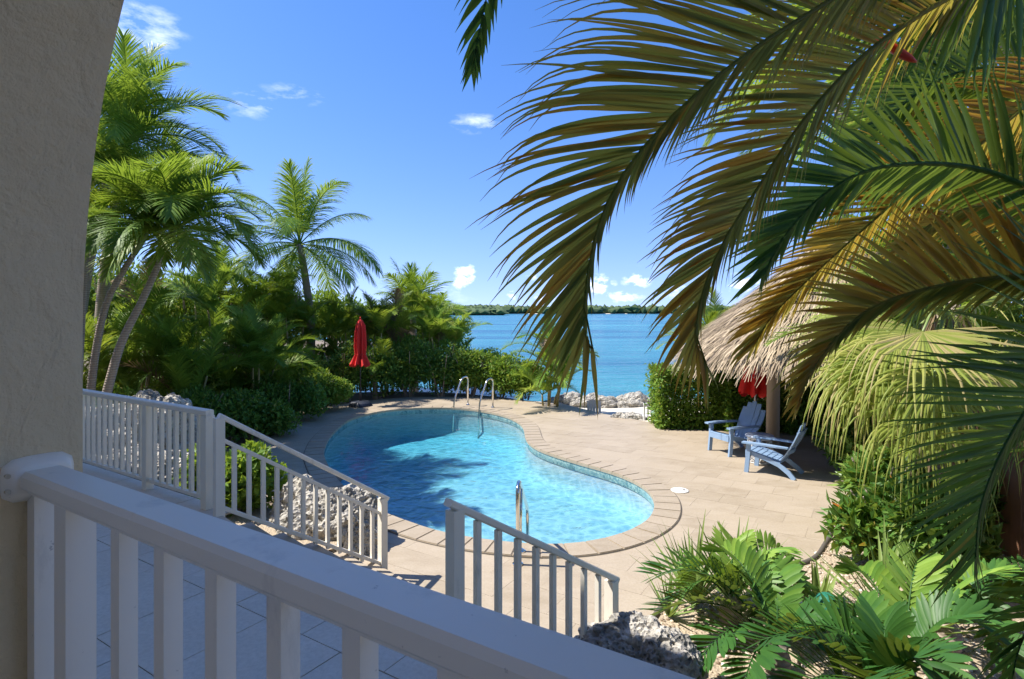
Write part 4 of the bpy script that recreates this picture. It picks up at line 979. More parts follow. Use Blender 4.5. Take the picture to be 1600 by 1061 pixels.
# ================================================================== palms on the left
palm('curved_palm', 'curved grey palm trunk nearest the pier with drooping green crown', [P(138, 655, 10.8), P(148, 560, 10.8), P(168, 470, 10.7), P(210, 395, 10.6)], .06, 1.7, 22, leaf=.6, w=.024, nl=70, els=(82, 0), shaft=True, bend=1.5, seed=1, tint=.6, mat='palm_green')
palm('curved_palm', 'leaning grey palm trunk with full bright crown right of its twin', [P(160, 640, 10.2), P(188, 540, 10.2), P(222, 470, 10.2), P(256, 395, 10.2)], .063, 1.75, 26, leaf=.66, w=.025, nl=72, els=(84, 0), shaft=True, bend=1.5, seed=2, tint=.6, az0=.6)
palm('slim_palm', 'slim palm trunk half hidden by the pier', [P(120, 650, 11.2), P(126, 540, 11.2), P(134, 400, 11.2)], .055, 1.7, 11, leaf=.5, w=.024, nl=64, shaft=True, els=(80, 5), bend=1.4, seed=3, tint=.75, mat='palm_yellow')
palm('tall_palm', 'tallest palm crown above all others at left', [P(150, 640, 13.6), P(165, 420, 13.6), P(200, 215, 13.5)], .12, 2.7, 30, leaf=.85, w=.024, nl=76, bend=1.25, seed=4, tint=.55, els=(85, -10), az0=.3)
palm('tall_palm', 'second tall palm crown just below the tallest at left', [P(110, 640, 12.6), P(130, 460, 12.6), P(165, 285, 12.4)], .11, 2.5, 26, leaf=.85, w=.024, nl=76, bend=1.3, seed=5, tint=.5, els=(80, -15))
palm('coconut_palm', 'coconut palm with ragged open crown against the sky', [P(480, 660, 20), P(486, 520, 20), P(478, 440, 20), P(468, 382, 20)], .14, 3.35, 24, leaf=1.0, w=.026, nl=84, bend=1.15, lift=-.15, droop=1.0, seed=6, tint=.48, els=(86, -38), dead=.0)
palm('young_coconut_palm', 'young coconut palm above the hedge behind the pool', [P(648, 640, 23), P(648, 560, 23), P(645, 492, 23)], .14, 2.4, 22, leaf=.85, w=.026, nl=70, bend=.9, lift=0, droop=.7, seed=7, tint=.6, els=(86, 0))
AR = [((300, 668, 13.0), 3.9, 1.5, 6, 'palm_green', .45, 'feathery palm clump right of the leaning trunks'), ((370, 660, 15), 4.6, 1.6, 7, 'palm_green', .55, 'tall feathery palm clump left of the coconut palm'),
      ((455, 640, 19), 5.0, 1.8, 7, 'palm_green', .55, 'tall feathery palm clump below the coconut palm'), ((505, 640, 20.5), 3.4, 1.5, 6, 'palm_green', .65, 'feathery palm clump behind the red umbrella'),
      ((610, 632, 19.5), 3.2, 1.6, 6, 'palm_yellow', .35, 'yellow green feathery palm below the young coconut palm'), ((690, 630, 20.5), 3.5, 1.7, 7, 'palm_green', .65, 'grey green feathery palm at end of tall planting'),
      ((858, 632, 17.2), 2.9, 1.1, 6, 'palm_green', .65, 'slim stemmed palm clump where hedge meets the water'), ((215, 668, 14), 4.6, 1.8, 7, 'palm_green', .5, 'feathery palm clump behind the curved trunks'),
      ((150, 660, 12.4), 3.4, 1.2, 5, 'palm_yellow', .5, 'yellowing palm clump beside the pier'), ((415, 655, 14.6), 2.6, 1.2, 5, 'palm_green', .35, 'dark low palm clump at left edge of the deck'),
      ((330, 655, 17.5), 5.2, 1.8, 7, 'palm_green', .7, 'taller feathery palm clump deep between left palms'), ((405, 650, 18.5), 5.0, 1.8, 7, 'palm_yellow', .2, 'lighter feathery palm clump left of coconut trunk'),
      ((560, 630, 20.5), 3.3, 1.6, 5, 'palm_yellow', .25, 'light green palm clump right behind the red umbrella')]
for i, ((px, py, Yd), H, sp, nst, mt, tn, lab) in enumerate(AR):
    q = P(px, py, Yd); areca('feather_palm', lab, (q.x, q.y, -.05), H, sp, nst, mt, tn, seed=i * 3, dead=.03)
# broad-leaved trees that close the view behind the palms
def leafy_tree(label, base, H, rad, n, mat='leaf_mid', ls=.16, seed=0, tint=.5):
    b = Vector(base); o = empty('leafy_tree', b, label, 'tree', 'broad leaved trees behind the palms')
    MB().tube([b, b + Vector((.1, 0, H * .4)), b + Vector((0, .1, H * .75))], [.14, .11, .06], 9).build('trunk', M['trunk'], o, smooth=True)
    m = MB()
    for i in range(6):
        a = i * 1.05 + seed; m.tube([b + Vector((.05, 0, H * .4)), b + Vector((math.cos(a) * rad * .5, math.sin(a) * rad * .5, H * .68)), b + Vector((math.cos(a) * rad * .85, math.sin(a) * rad * .85, H * .82))], [.06, .035, .012], 6)
    m.build('limb', M['trunk'], o, smooth=True)
    mb = MB(); scatter_leaves(mb, (b.x, b.y, H * .62), (rad, rad, H * .42), n, ls, tint, lumps=22, seed=seed); mb.build('crown', M[mat], o)
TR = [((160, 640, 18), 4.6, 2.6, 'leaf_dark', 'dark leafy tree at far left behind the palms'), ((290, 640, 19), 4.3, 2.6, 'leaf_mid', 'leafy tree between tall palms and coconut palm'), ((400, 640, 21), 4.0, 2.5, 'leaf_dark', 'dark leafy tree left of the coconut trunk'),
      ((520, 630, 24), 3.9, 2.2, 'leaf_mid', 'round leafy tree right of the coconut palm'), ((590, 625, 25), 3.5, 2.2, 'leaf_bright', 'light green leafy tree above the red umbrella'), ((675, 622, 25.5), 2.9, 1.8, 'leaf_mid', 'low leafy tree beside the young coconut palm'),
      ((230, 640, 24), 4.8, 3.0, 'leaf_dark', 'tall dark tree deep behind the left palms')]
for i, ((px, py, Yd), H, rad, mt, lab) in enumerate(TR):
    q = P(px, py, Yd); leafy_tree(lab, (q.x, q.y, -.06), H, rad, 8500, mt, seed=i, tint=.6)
# low shrubs in front of them, and the hedge behind the pool
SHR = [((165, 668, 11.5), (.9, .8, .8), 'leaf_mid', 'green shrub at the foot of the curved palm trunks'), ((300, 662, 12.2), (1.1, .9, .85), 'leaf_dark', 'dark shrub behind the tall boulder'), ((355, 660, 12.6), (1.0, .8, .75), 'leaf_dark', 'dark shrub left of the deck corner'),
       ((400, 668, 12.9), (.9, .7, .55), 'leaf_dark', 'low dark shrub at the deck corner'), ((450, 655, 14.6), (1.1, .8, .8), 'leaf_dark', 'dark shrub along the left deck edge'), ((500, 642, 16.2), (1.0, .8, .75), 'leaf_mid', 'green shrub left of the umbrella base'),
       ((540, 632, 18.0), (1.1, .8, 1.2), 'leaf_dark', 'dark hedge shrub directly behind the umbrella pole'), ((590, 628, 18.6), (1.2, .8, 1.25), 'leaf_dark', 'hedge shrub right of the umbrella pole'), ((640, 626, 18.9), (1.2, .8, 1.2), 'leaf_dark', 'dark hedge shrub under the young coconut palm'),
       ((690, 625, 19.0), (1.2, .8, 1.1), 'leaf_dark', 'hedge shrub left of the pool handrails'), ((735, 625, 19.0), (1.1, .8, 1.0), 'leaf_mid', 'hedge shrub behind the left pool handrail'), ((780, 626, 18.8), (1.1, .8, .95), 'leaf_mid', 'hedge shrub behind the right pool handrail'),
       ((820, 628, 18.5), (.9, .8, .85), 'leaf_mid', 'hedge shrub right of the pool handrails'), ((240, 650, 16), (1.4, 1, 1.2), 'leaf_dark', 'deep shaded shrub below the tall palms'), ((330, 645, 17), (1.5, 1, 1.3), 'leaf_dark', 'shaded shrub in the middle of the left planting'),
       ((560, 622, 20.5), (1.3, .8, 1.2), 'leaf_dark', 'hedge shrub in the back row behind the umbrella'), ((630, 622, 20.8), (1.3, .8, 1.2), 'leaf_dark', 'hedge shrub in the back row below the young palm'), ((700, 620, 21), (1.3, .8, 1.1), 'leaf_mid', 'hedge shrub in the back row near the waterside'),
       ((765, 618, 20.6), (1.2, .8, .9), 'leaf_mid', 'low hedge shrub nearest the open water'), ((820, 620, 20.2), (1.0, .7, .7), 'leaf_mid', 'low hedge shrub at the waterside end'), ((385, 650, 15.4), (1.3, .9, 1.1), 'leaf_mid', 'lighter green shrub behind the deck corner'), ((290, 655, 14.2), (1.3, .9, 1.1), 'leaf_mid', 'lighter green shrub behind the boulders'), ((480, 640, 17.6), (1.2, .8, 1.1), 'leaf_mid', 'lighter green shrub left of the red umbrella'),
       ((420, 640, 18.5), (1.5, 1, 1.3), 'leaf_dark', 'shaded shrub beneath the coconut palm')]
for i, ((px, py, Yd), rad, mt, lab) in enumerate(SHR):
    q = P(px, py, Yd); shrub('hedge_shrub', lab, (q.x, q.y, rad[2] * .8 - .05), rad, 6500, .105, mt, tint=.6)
q = P(372, 745, 7.45); shrub('clipped_shrub', 'bright green clipped shrub behind the left stair railing', (q.x, q.y, .62), (.62, .5, .68), 5200, .10, 'leaf_bright', tint=.4, aspect=.55)
q = P(300, 700, 8.1); shrub('small_shrub', 'small shrub between boulder and clipped shrub', (q.x + .2, q.y + .3, .35), (.4, .4, .35), 1500, .09, 'leaf_bright', tint=.3)
q = P(135, 690, 9.0); shrub('small_shrub', 'small bright shrub at the edge of the pier', (q.x, q.y, .9), (.35, .4, .6), 1500, .09, 'leaf_bright', tint=.6)
# clipped hedge behind the blue chairs
HG = [((1085, 640, 14.1), (.95, .5, .72), 'clipped hedge block at the edge of the sea view'), ((1180, 645, 13.9), (.85, .55, .72), 'clipped hedge block behind the left blue chair'), ((1275, 650, 13.6), (.9, .6, .75), 'shaded hedge block behind the hut post'), ((1370, 660, 13.2), (1.0, .6, .8), 'shaded hedge block right of the hut post')]
for i, ((px, py, Yd), rad, lab) in enumerate(HG):
    q = P(px, py, Yd); shrub('clipped_hedge', lab, (q.x, q.y, .68), rad, 17000, .10, 'leaf_mid', 'hedge', 'clipped hedge blocks behind the chairs', box=True, tint=.55)

# ================================================================== big fronds hanging in from the right
near_palm = empty('foreground_palm', (2.35, 2.45, 0), 'large palm clump whose fronds hang across the upper right', 'palm tree')
for (x, y, h, r) in ((2.05, 2.2, 4.7, .07), (2.65, 2.75, 3.6, .06), (2.2, 2.25, 3.2, .05), (2.5, 2.1, 2.6, .05), (3.0, 2.9, 4.4, .06)):
    MB().tube([(x, y, -.02), (x + .04, y - .03, h * .5), (x, y, h)], [r * 1.2, r, r * .8], 12).build('cane', M['cane'], near_palm, smooth=True)
LEAF_BUDGET = [300]
def near_frond(pts, sides, n, w, tint, rr, mat, split, K=11, t0=.1, start=None, tipfrac=.5, parent=None, tint_grad=.25):
    # pts: (px, py, depth); sides: (vector, length, angle at base, angle at tip, droop, tint shift)
    R3_ = [P(*p) for p in pts]
    if start is not None: R3_ = [Vector(start)] + R3_
    R = spline(R3_, 80); T = nrm(np.gradient(R, axis=0)); parent = parent or near_palm
    mb = MB(); k = np.linspace(0, 79, 26).astype(int); mb.tube(R[k], list(np.linspace(rr, rr * .22, 26)), 7, max(tint - .2, .1))
    fr = mb.build('frond', M[mat], parent, smooth=True)
    rest = MB()
    for vec, Lm, a0, a1, droop, ts in sides:
        tt = np.clip(np.linspace(t0, .995, n) + rng.normal(0, .25 / n, n), t0, .998); g = np.linspace(0, 1, 80)
        q = np.stack([np.interp(tt, g, R[:, c]) for c in range(3)], 1); t_ = nrm(np.stack([np.interp(tt, g, T[:, c]) for c in range(3)], 1))
        f = (tt - t0) / (1 - t0); v = np.array(vec, float)[None] + rng.normal(0, .06, (n, 3)); s = nrm(v - t_ * np.sum(v * t_, 1, keepdims=True))
        a = np.radians(a0 + (a1 - a0) * f ** 1.2 + rng.normal(0, 2.5, n)); d = nrm(t_ * np.cos(a)[:, None] + s * np.sin(a)[:, None])
        L = Lm * (.75 + .25 * np.sin(f * np.pi)) * (1 - tipfrac * f ** 2.5) * rng.uniform(.9, 1.08, n); nrmv = np.cross(t_, s)
        tn = np.clip(tint + ts + rng.normal(0, .15, n) + tint_grad * (rng.random(n) < .10) * 1.6, 0, 1)
        pr = np.interp(np.linspace(0, 1, K + 1), [0, .1, .35, .6, .8, 1], [.55, .92, 1, .66, .30, .03])
        for i in range(n):
            tgt = rest
            if split and LEAF_BUDGET[0] > 0: tgt = MB(); LEAF_BUDGET[0] -= 1
            tv = tn[i]
            blades(tgt, q[i:i + 1], d[i:i + 1], np.cross(d[i:i + 1], nrmv[i:i + 1]), L[i], w * rng.uniform(.85, 1.12), K, droop * rng.uniform(.4, 2.4) * 1.9, tv, .3, pr, .022, 2.6)
            m = tgt.t[-1].reshape(K + 1, 3)   # leaflets brown towards their tips
            tgt.t[-1] = np.clip(m + np.linspace(-.06, .12, K + 1)[:, None] * (1 + 2 * (rng.random() < .15)), 0, 1).ravel().astype(np.float32)
            if tgt is not rest: tgt.build('leaflet', M[mat], fr, smooth=True)
    if rest.n: rest.build('leaflets', M[mat], fr, smooth=True, kind='stuff')
    return fr
F1 = [(1500, -140, 2.0), (1390, -60, 1.95), (1290, 5, 1.9), (1180, 75, 1.85), (1085, 150, 1.8), (1010, 225, 1.8), (960, 295, 1.78), (933, 360, 1.78), (918, 430, 1.78), (912, 500, 1.78), (916, 525, 1.78), (926, 545, 1.78)]
near_frond(F1, [((-.75, -.1, .75), .82, 64, 26, .55, .0), ((.4, .75, -.4), .34, 48, 18, .9, -.2)], 150, .020, .52, .0135, 'frond_near', True, tipfrac=.66, start=(2.05, 2.2, 4.6))
F2 = [(1580, -70, 2.35), (1430, 28, 2.25), (1340, 95, 2.2), (1250, 195, 2.15), (1190, 285, 2.15), (1132, 375, 2.1), (1100, 450, 2.1), (1087, 510, 2.1), (1090, 540, 2.1), (1104, 570, 2.1)]
near_frond(F2, [((-.8, -.1, .6), .62, 62, 24, .5, .05), ((.5, .6, -.3), .42, 50, 16, .9, -.2)], 126, .020, .55, .0135, 'frond_near', True, tipfrac=.6, start=(2.05, 2.2, 4.5))
F4 = [(1660, 425, 2.2), (1580, 432, 2.2), (1490, 442, 2.2), (1400, 465, 2.2), (1340, 495, 2.2), (1292, 545, 2.2), (1262, 590, 2.2), (1248, 630, 2.2)]
near_frond(F4, [((-.15, -.25, 1), .46, 62, 20, .12, .12), ((.0, .5, -1), .26, 40, 18, .8, -.3)], 70, .028, .6, .012, 'frond_near', True, t0=.05, tipfrac=.72, start=(2.35, 2.25, 3.0))
F3 = [(1660, 310, 2.6), (1540, 266, 2.6), (1440, 255, 2.55), (1350, 268, 2.5), (1280, 310, 2.5), (1225, 370, 2.5), (1195, 425, 2.5)]
near_frond(F3, [((.0, -.1, 1), .58, 60, 22, .10, -.1), ((.0, .45, -1), .36, 55, 20, .7, .0)], 64, .034, .4, .015, 'frond_green', True, t0=.05, start=(2.65, 2.75, 3.5))
F5 = [(1520, 235, 2.9), (1430, 290, 2.9), (1345, 362, 2.9), (1265, 435, 2.9), (1210, 490, 2.9), (1180, 535, 2.9)]
near_frond(F5, [((-.8, 0, .55), .55, 55, 20, .3, .25), ((.5, .5, -.5), .4, 52, 20, .6, -.05)], 92, .023, .58, .011, 'frond_near', False, start=(3.0, 2.9, 4.2))
F6 = [(1720, 500, 2.0), (1640, 590, 2.0), (1590, 660, 2.0), (1553, 730, 2.0), (1530, 800, 2.0), (1524, 870, 2.0)]
near_frond(F6, [((-.9, -.1, .35), .62, 76, 40, .12, -.05), ((.6, .5, -.4), .5, 50, 20, .6, .0)], 74, .018, .36, .011, 'frond_green', True, t0=.03, start=(2.5, 2.1, 2.9))
F7 = [(1660, -70, 2.45), (1540, -20, 2.4), (1430, -18, 2.4), (1320, -45, 2.4)]
near_frond(F7, [((.05, .1, -1), .50, 72, 40, .2, .0), ((0, -.2, 1), .5, 70, 40, .2, .0)], 40, .038, .25, .013, 'frond_green', False, t0=.05)
F8 = [(850, -220, 2.7), (800, -110, 2.7), (766, -25, 2.7), (748, 55, 2.7), (740, 100, 2.7)]
near_frond(F8, [((-.8, 0, .5), .42, 42, 14, .3, .0), ((.8, 0, -.3), .34, 40, 14, .4, -.1)], 44, .026, .25, .010, 'frond_green', False, start=(1.2, 2.9, 4.9))
F9 = [(1720, 900, 2.3), (1650, 935, 2.3), (1605, 985, 2.3), (1585, 1040, 2.3), (1580, 1100, 2.3)]
near_frond(F9, [((-.9, -.1, .4), .34, 60, 25, .5, .0), ((.6, .5, -.4), .3, 50, 20, .6, .0)], 30, .024, .2, .009, 'frond_green', False, t0=.03, start=(2.5, 2.1, 1.9))
F11 = [(1700, 170, 3.1), (1590, 110, 3.1), (1490, 115, 3.1), (1410, 165, 3.1), (1355, 240, 3.1), (1330, 310, 3.1)]
near_frond(F11, [((-.2, -.1, 1), .6, 58, 22, .15, .0), ((.0, .4, -1), .6, 55, 20, .5, .0)], 70, .026, .4, .012, 'frond_green', False, t0=.05, start=(3.0, 2.9, 4.0))
F12 = [(1760, 400, 3.1), (1660, 340, 3.1), (1560, 320, 3.1), (1470, 340, 3.1), (1410, 390, 3.1)]
near_frond(F12, [((-.2, -.1, 1), .5, 58, 22, .15, .0), ((.0, .4, -1), .5, 50, 20, .6, .0)], 66, .024, .5, .011, 'frond_near', False, t0=.05, start=(3.2, 2.9, 3.4))
F13 = [(1720, 720, 3.0), (1660, 670, 3.0), (1600, 670, 3.0), (1550, 720, 3.0), (1530, 790, 3.0)]
near_frond(F13, [((-.2, -.1, 1), .5, 58, 22, .15, .0), ((.0, .4, -1), .5, 50, 20, .6, .0)], 40, .03, .3, .010, 'frond_green', False, t0=.05)
F14 = [(1720, 70, 3.4), (1620, 15, 3.4), (1520, 40, 3.4), (1440, 110, 3.4), (1395, 190, 3.4)]
near_frond(F14, [((-.2, -.1, 1), .6, 58, 22, .2, .0), ((.0, .3, -1), .6, 55, 20, .4, .0)], 70, .024, .35, .012, 'frond_green', False, t0=.05)
F15 = [(1740, 270, 3.5), (1640, 205, 3.5), (1550, 205, 3.5), (1470, 250, 3.5), (1410, 320, 3.5)]
near_frond(F15, [((-.2, -.1, 1), .6, 58, 22, .2, .0), ((.0, .3, -1), .6, 55, 20, .4, .0)], 70, .024, .45, .012, 'frond_near', False, t0=.05)
F16 = [(1740, 420, 3.6), (1630, 375, 3.6), (1540, 385, 3.6), (1470, 430, 3.6), (1425, 490, 3.6)]
near_frond(F16, [((-.2, -.1, 1), .55, 58, 22, .2, .0), ((.0, .3, -1), .5, 55, 20, .4, .0)], 66, .022, .4, .011, 'frond_green', False, t0=.05)
# a red spathe stalk in the crown, and dead leaflets
t = NT('red_stalk'); M['red_stalk'] = t.done(t.pbr(t.mix(t.noise(t.pos(), 25, 3), (.45, .02, .015), (.6, .06, .03)), .4))
rp = spline([P(1362, 52, 2.35), P(1385, 68, 2.33), P(1410, 85, 2.32), P(1432, 97, 2.31)], 10)
MB().tube(rp, [.004, .011, .015, .017, .018, .018, .017, .016, .012, .004], 10).build('flower_stalk', M['red_stalk'], near_palm, smooth=True, label='red flower stalk among the upper fronds')

# ================================================================== sunlit palms behind the big fronds
palm('garden_palm', 'sunlit yellow palm crown behind the hanging fronds at top', [P(1330, 670, 15), P(1320, 400, 15), P(1310, 150, 15)], .14, 4.2, 18, mat='palm_yellow', leaf=1.0, w=.05, nl=70, bend=1.3, seed=11, tint=.5, group='garden palms at right', els=(80, -40), shaft=True)
palm('garden_palm', 'leaning pale trunked palm in the top right corner', [P(1680, 900, 5.6), P(1660, 420, 5.5), P(1600, 130, 5.5), P(1500, 20, 5.5)], .10, 2.0, 12, mat='palm_yellow', leaf=.55, w=.045, nl=40, bend=1.4, seed=12, tint=.35, group='garden palms at right', tmat='pale_trunk', shaft=True)
palm('garden_palm', 'green palm crown behind fronds above the thatched roof', [P(1500, 760, 9), P(1490, 450, 9), P(1470, 190, 9)], .11, 2.6, 16, mat='palm_green', leaf=.65, w=.05, nl=44, bend=1.2, seed=13, tint=.75, group='garden palms at right', els=(80, -35))
palm('garden_palm', 'tall green palm crown in the far right background', [P(1640, 760, 9.5), P(1620, 420, 9.5), P(1590, 210, 9.5)], .11, 2.6, 15, mat='palm_yellow', leaf=.65, w=.05, nl=42, bend=1.2, seed=14, tint=.3, group='garden palms at right')
for i, ((px, py, Yd), H, sp, nst, mt, tn, lab) in enumerate([((1420, 700, 9.2), 4.6, 1.6, 8, 'palm_yellow', .4, 'bright feathery palm clump beside the thatched roof'), ((1560, 760, 8.4), 4.4, 1.5, 8, 'palm_yellow', .3, 'bright feathery palm clump along the fence'), ((1330, 690, 15.5), 4.2, 1.8, 6, 'palm_yellow', .3, 'feathery palm clump behind the thatched roof'), ((1110, 640, 18.0), 2.7, 1.2, 5, 'palm_yellow', .3, 'small feathery palm behind the hedge and thatch')]):
    q = P(px, py, Yd); areca('feather_palm', lab, (q.x, q.y, -.05), H, sp, nst, mt, tn, seed=50 + i, group='feathery palm clumps at right', L=1.7, leaf=.42)
leafy_tree('leafy tree filling the gap behind the right palms', (9.2, 12.5, -.06), 6.2, 3.0, 7000, 'leaf_bright', .2, 21, .4)
leafy_tree('tall leafy tree beyond the fence at right', (10.5, 9.0, -.06), 6.8, 3.2, 7000, 'leaf_mid', .2, 22, .6)

# ================================================================== fan palm
fan = empty('fan_palm', (5.05, 6.6, 0), 'yellow green fan palm with long drooping leaf tips', 'palm tree')
MB().tube([(5.05, 6.6, -.02), (5.0, 6.6, 1.4), (4.95, 6.55, 3.0)], [.16, .13, .12], 14).build('trunk', M['trunk'], fan, smooth=True)
def fan_leaf(hub, d, up, R, n, spread, droop, tint, parent, start, mat='fan_leaf', stiff=2):
    mb = MB(); hub = np.array(hub, float); d = nrm(np.array(d, float)); s = nrm(np.cross(d, np.array(up, float))); nn = np.cross(s, d)
    a = np.linspace(-spread / 2, spread / 2, n) + rng.normal(0, .012, n)
    dd = nrm(d[None] * np.cos(a)[:, None] + s[None] * np.sin(a)[:, None] + nn[None] * .12)
    sd_ = nrm(np.cross(nn[None], dd)); L = R * rng.uniform(.62, 1.15, n) * (.8 + .2 * np.cos(a * .8)); K = 8
    w = 2 * L * .42 * math.tan(spread / (2 * n)) * 1.05
    pr = np.array([.08, .55, 1.0, 1.0, .8, .55, .36, .2, .05])
    base = np.repeat(hub[None], n, 0)
    p = base.copy(); rows = []; cur = dd.copy()
    for j in range(K + 1):
        hw = (w * pr[j] / 2)[:, None]; s2 = nrm(sd_ - cur * np.sum(sd_ * cur, 1, keepdims=True)); up2 = np.cross(cur, s2)
        rows.append(np.stack([p - s2 * hw, p + up2 * hw * .35, p + s2 * hw], 1)); p = p + cur * (L / K)[:, None] * (1.0 if j < 3 else 1.25)
        if j >= stiff: cur = nrm(cur - Zv * droop * (.35 + .16 * (j - 2)) * rng.uniform(.45, 1.5, n)[:, None] + rng.normal(0, .05, cur.shape))
    V = np.stack(rows, 1).reshape(-1, 3); mm = (K + 1) * 3
    fb = np.array([[j * 3 + c, j * 3 + c + 1, (j + 1) * 3 + c + 1, (j + 1) * 3 + c] for j in range(K) for c in range(2)])
    tn = np.clip(tint + rng.normal(0, .2, n), 0, 1); TT = (tn[:, None] + np.repeat(np.linspace(-.1, .28, K + 1), 3)[None]).clip(0, 1).ravel()
    mb.add(V, (np.arange(n)[:, None, None] * mm + fb[None]).reshape(-1, 4), TT)
    fo = mb.build('fan_leaf', M[mat], parent)
    pt = spline([start, (np.array(start) + hub) / 2 + np.array([0, 0, .12]), hub], 8); MB().tube(pt, list(np.linspace(.022, .012, 8)), 6, .3).build('petiole', M['crownshaft'], fo, smooth=True)
top = (4.95, 6.55, 2.9)
FL = [((1442, 518, 5.5), (-.25, -.75, -.55), 1.05, .62), ((1355, 548, 6.2), (-.5, -.5, -.7), 1.0, .45), ((1345, 575, 6.4), (-.5, -.5, -.7), .95, .5), ((1385, 575, 6.0), (-.2, -.6, -.75), 1.0, .55), ((1490, 575, 5.7), (.2, -.6, -.8), 1.05, .55), ((1432, 650, 5.7), (-.05, -.6, -.8), 1.0, .6),
      ((1370, 500, 6.7), (-.6, -.3, -.5), 1.0, .4), ((1400, 470, 6.5), (-.4, -.5, .1), 1.0, .4), ((1520, 470, 6.3), (.3, -.5, .1), 1.0, .45), ((1560, 560, 6.2), (.6, -.4, -.5), 1.0, .5), ((1340, 530, 6.9), (-.6, -.2, -.6), .9, .4), ((1375, 600, 6.3), (-.4, -.5, -.8), .9, .65), ((1360, 470, 7.2), (-.4, .1, -.3), .9, .3), ((1390, 440, 7.0), (-.4, .2, .2), .95, .3), ((1460, 590, 5.5), (.0, -.5, -.9), 1.0, .7), ((1405, 530, 5.9), (-.5, -.5, -.6), 1.0, .5)]
for i, (px, d, R, tn) in enumerate(FL):
    fan_leaf(P(*px), d, (0, -.6, .8), R * (1.1 if i in (0, 4, 14) else 1), 44, 3.6, .85 * random.uniform(.6, 1.1), min(max(tn + random.uniform(-.3, .15), 0), .8), fan, top, stiff=4 if i in (0, 7, 8) else 2)
# dry skirt under the crown
m = MB(); n = 260; a = rng.uniform(0, 6.28, n); b0 = np.stack([4.95 + .14 * np.cos(a), 6.55 + .14 * np.sin(a), rng.uniform(1.4, 2.9, n)], 1)
blades(m, b0, nrm(np.stack([np.cos(a) * .4, np.sin(a) * .4, -np.ones(n)], 1)), np.stack([-np.sin(a), np.cos(a), 0 * a], 1), rng.uniform(.4, .9, n), .03, 4, .5, rng.uniform(0, 1, n)); m.build('dry_skirt', M['dry_frond'], fan, kind='stuff')

# ================================================================== shrubs by the fence
q = P(1420, 800, 6.4)
for i, (px, py, Yd, rad, lab) in enumerate([(1395, 815, 6.3, (.7, .55, .62), 'variegated leafy shrub at the edge of the gravel bed'), (1470, 830, 5.9, (.62, .5, .58), 'leafy shrub with orange leaves beneath the fan palm'), (1375, 755, 7.1, (.5, .5, .55), 'large leaved pale green shrub by the deck edge'), (1490, 770, 6.9, (.6, .5, .6), 'dark leafy shrub in front of the fence'), (1335, 705, 9.9, (.8, .6, .7), 'shaded shrub under the thatch behind the fan palm'), (1410, 715, 9.4, (.9, .6, .8), 'shaded shrub deep behind the fan palm')]):
    q = P(px, py, Yd); shrub('border_shrub', lab, (q.x, q.y, max(q.z, .42)), rad, 3600, .16, 'croton', 'shrub', 'leafy border shrubs at right', tint=.45, aspect=.42)

# ================================================================== cycads and aloes in the gravel bed
def cycad(label, base, fronds, seed=0, w=.044, Lf=.25, n=21, mat='cycad'):
    rnd = random.Random(seed); b = Vector(base); o = empty('cycad', b, label, 'cycad', 'cycads in the gravel bed')
    MB().lathe([(.09, -.02), (.1, .1), (.07, .2), (.03, .24)], b, 12).build('trunk', M['trunk'], o, smooth=True)
    cnt = 0
    for tip, hgt, tn in fronds:
        tip = Vector(tip); st = b + Vector((0, 0, .2)); mid = (st + tip) / 2 + Vector((0, 0, hgt))
        R, tt, q, T, N, S = rach_frame([st, st.lerp(mid, .6) + Vector((0, 0, .04)), mid, mid.lerp(tip, .55) + Vector((0, 0, hgt * .25)), tip], n, .24, rnd.uniform(-.25, .25))
        k = np.linspace(0, 59, 10).astype(int); fo = MB().tube(R[k], list(np.linspace(.011, .004, 10)), 6, .3).build('frond', M['cane'] if False else M[mat], o, smooth=True)
        f = (tt - .24) / .76
        pr = np.array([.25, .62, .9, 1.0, .98, .78, .12])
        for sg in (-1, 1):
            a = np.radians(68 - 40 * f + rng.normal(0, 3, n)); lf = .42 + rng.normal(0, .06, n)
            d = nrm(T * np.cos(a)[:, None] + (S * (sg * np.cos(lf))[:, None] + N * np.sin(lf)[:, None]) * np.sin(a)[:, None]); L = Lf * (.8 + .3 * np.sin(f * 2.6)) * (1 - .25 * f ** 3)
            for i in range(n):
                m = MB(); blades(m, q[i:i + 1], d[i:i + 1], T[i:i + 1] * 1.0 + N[i:i + 1] * .25 * sg, L[i], w, 6, .12, min(max(tn + rng.normal(0, .08), 0), 1), .18, pr); m.build('leaflet', M[mat], fo, smooth=True); cnt += 1
    return o
c1 = (2.05, 4.45, .02); c2 = (2.85, 4.2, .02); c3 = (3.6, 4.75, .02)  # sunlit look put into the leaf colour: lit fronds get paler tints
cycad('dark cycad with broad leaflets beside the shaded boulder', c1, [(P(1025, 898, 4.35), .24, .35), (P(1120, 862, 5.1), .22, .9), (P(1030, 955, 4.2), .18, .2), (P(1090, 1035, 3.9), .2, .4), (P(1215, 905, 5.0), .22, .7), (P(1160, 1075, 3.7), .16, .3), (P(1300, 1020, 4.1), .2, .4)], 1)
cycad('cycad with pale fronds right of the garden spotlight', c2, [(P(1330, 895, 4.9), .24, .85), (P(1440, 880, 4.7), .26, 1.0), (P(1575, 905, 4.5), .26, .9), (P(1310, 985, 4.0), .2, .5), (P(1545, 985, 4.0), .2, .5), (P(1390, 1060, 3.6), .16, .35), (P(1480, 1070, 3.6), .16, .35)], 2)
cycad('cycad in the lower right corner by the fence', c3, [(P(1600, 925, 4.6), .22, .5), (P(1540, 950, 4.3), .22, .4), (P(1500, 905, 5.2), .22, .7), (P(1660, 980, 4.3), .2, .4), (P(1580, 1040, 3.9), .18, .3), (P(1680, 900, 5.0), .2, .5)], 3)
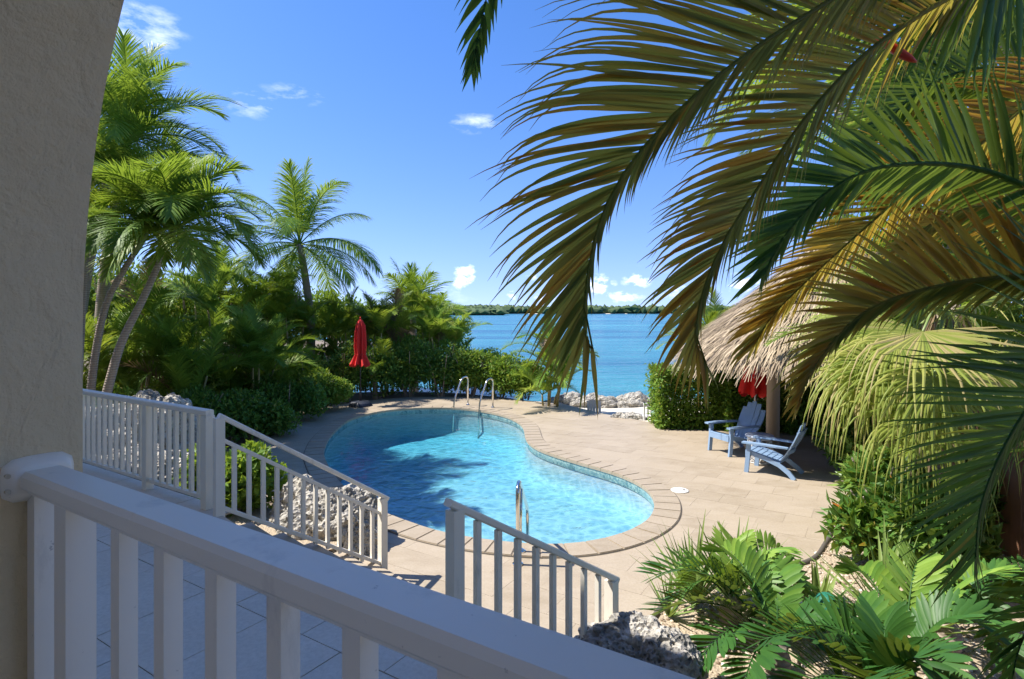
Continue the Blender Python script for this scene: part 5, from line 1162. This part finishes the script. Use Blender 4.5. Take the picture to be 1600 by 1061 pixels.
cycad('small dark cycad at the bottom edge below the spotlight', (2.42, 3.72, .02), [(P(1190, 1000, 3.6), .2, .3), (P(1270, 985, 4.0), .22, .45), (P(1380, 985, 3.9), .22, .5), (P(1440, 1040, 3.5), .16, .35), (P(1240, 1075, 3.3), .14, .3), (P(1330, 950, 4.3), .2, .6), (P(1340, 1080, 3.2), .14, .3)], 4)
cycad('sunlit cycad behind the dark one near the deck', (1.95, 5.15, .02), [(P(1075, 900, 5.2), .2, .8), (P(1150, 850, 5.6), .22, 1.0), (P(1230, 870, 5.5), .22, .9), (P(1060, 935, 4.8), .16, .6), (P(1190, 925, 4.7), .18, .7), (P(1250, 915, 5.0), .18, .8)], 5)
def aloe(label, base, n, L, w, mat='aloe', tint=.5, seed=0, el=(25, 82)):
    rnd = random.Random(seed); b = Vector(base); o = empty('aloe', b, label, 'aloe', 'spiky aloes in the gravel bed'); pr = np.array([1, .96, .86, .7, .5, .27, .03])
    for i in range(n):
        az = i * 2.4 + rnd.uniform(-.3, .3); e = math.radians(rnd.uniform(*el)); d = np.array([[math.cos(az) * math.cos(e), math.sin(az) * math.cos(e), math.sin(e)]]); m = MB()
        blades(m, np.array([list(b)]) + d * .02, d, np.array([[-math.sin(az), math.cos(az), 0]]), L * rnd.uniform(.7, 1.1), w, 6, rnd.uniform(-.15, .3), min(max(tint + rnd.uniform(-.25, .25), 0), 1), .45, pr); m.build('leaf', M[mat], o, smooth=True)
for i, (px, py, Yd, n, L, w, lab) in enumerate([(1085, 915, 5.4, 40, .8, .055, 'spiky aloe clump at the deck edge left of the bed'), (1145, 912, 5.5, 34, .78, .058, 'spiky aloe clump behind the dark cycad'), (1278, 925, 5.1, 18, .58, .085, 'broad leaved aloe behind the green garden spotlight'), (1385, 920, 5.1, 26, .85, .065, 'tall spiky aloe in front of the leafy shrubs'), (1045, 930, 5.2, 20, .45, .03, 'low thin leaved aloe nearest the pool deck'), (1440, 940, 4.9, 20, .75, .06, 'spiky aloe between the two right cycads'), (1350, 975, 4.6, 22, .55, .04, 'pale aloe clump below the cycad fronds'), (1215, 960, 4.9, 20, .5, .035, 'thin leaved aloe left of the garden spotlight')]):
    q = P(px, py, Yd); aloe(lab, (q.x, q.y, .03), n, L, w, seed=i, tint=.5)
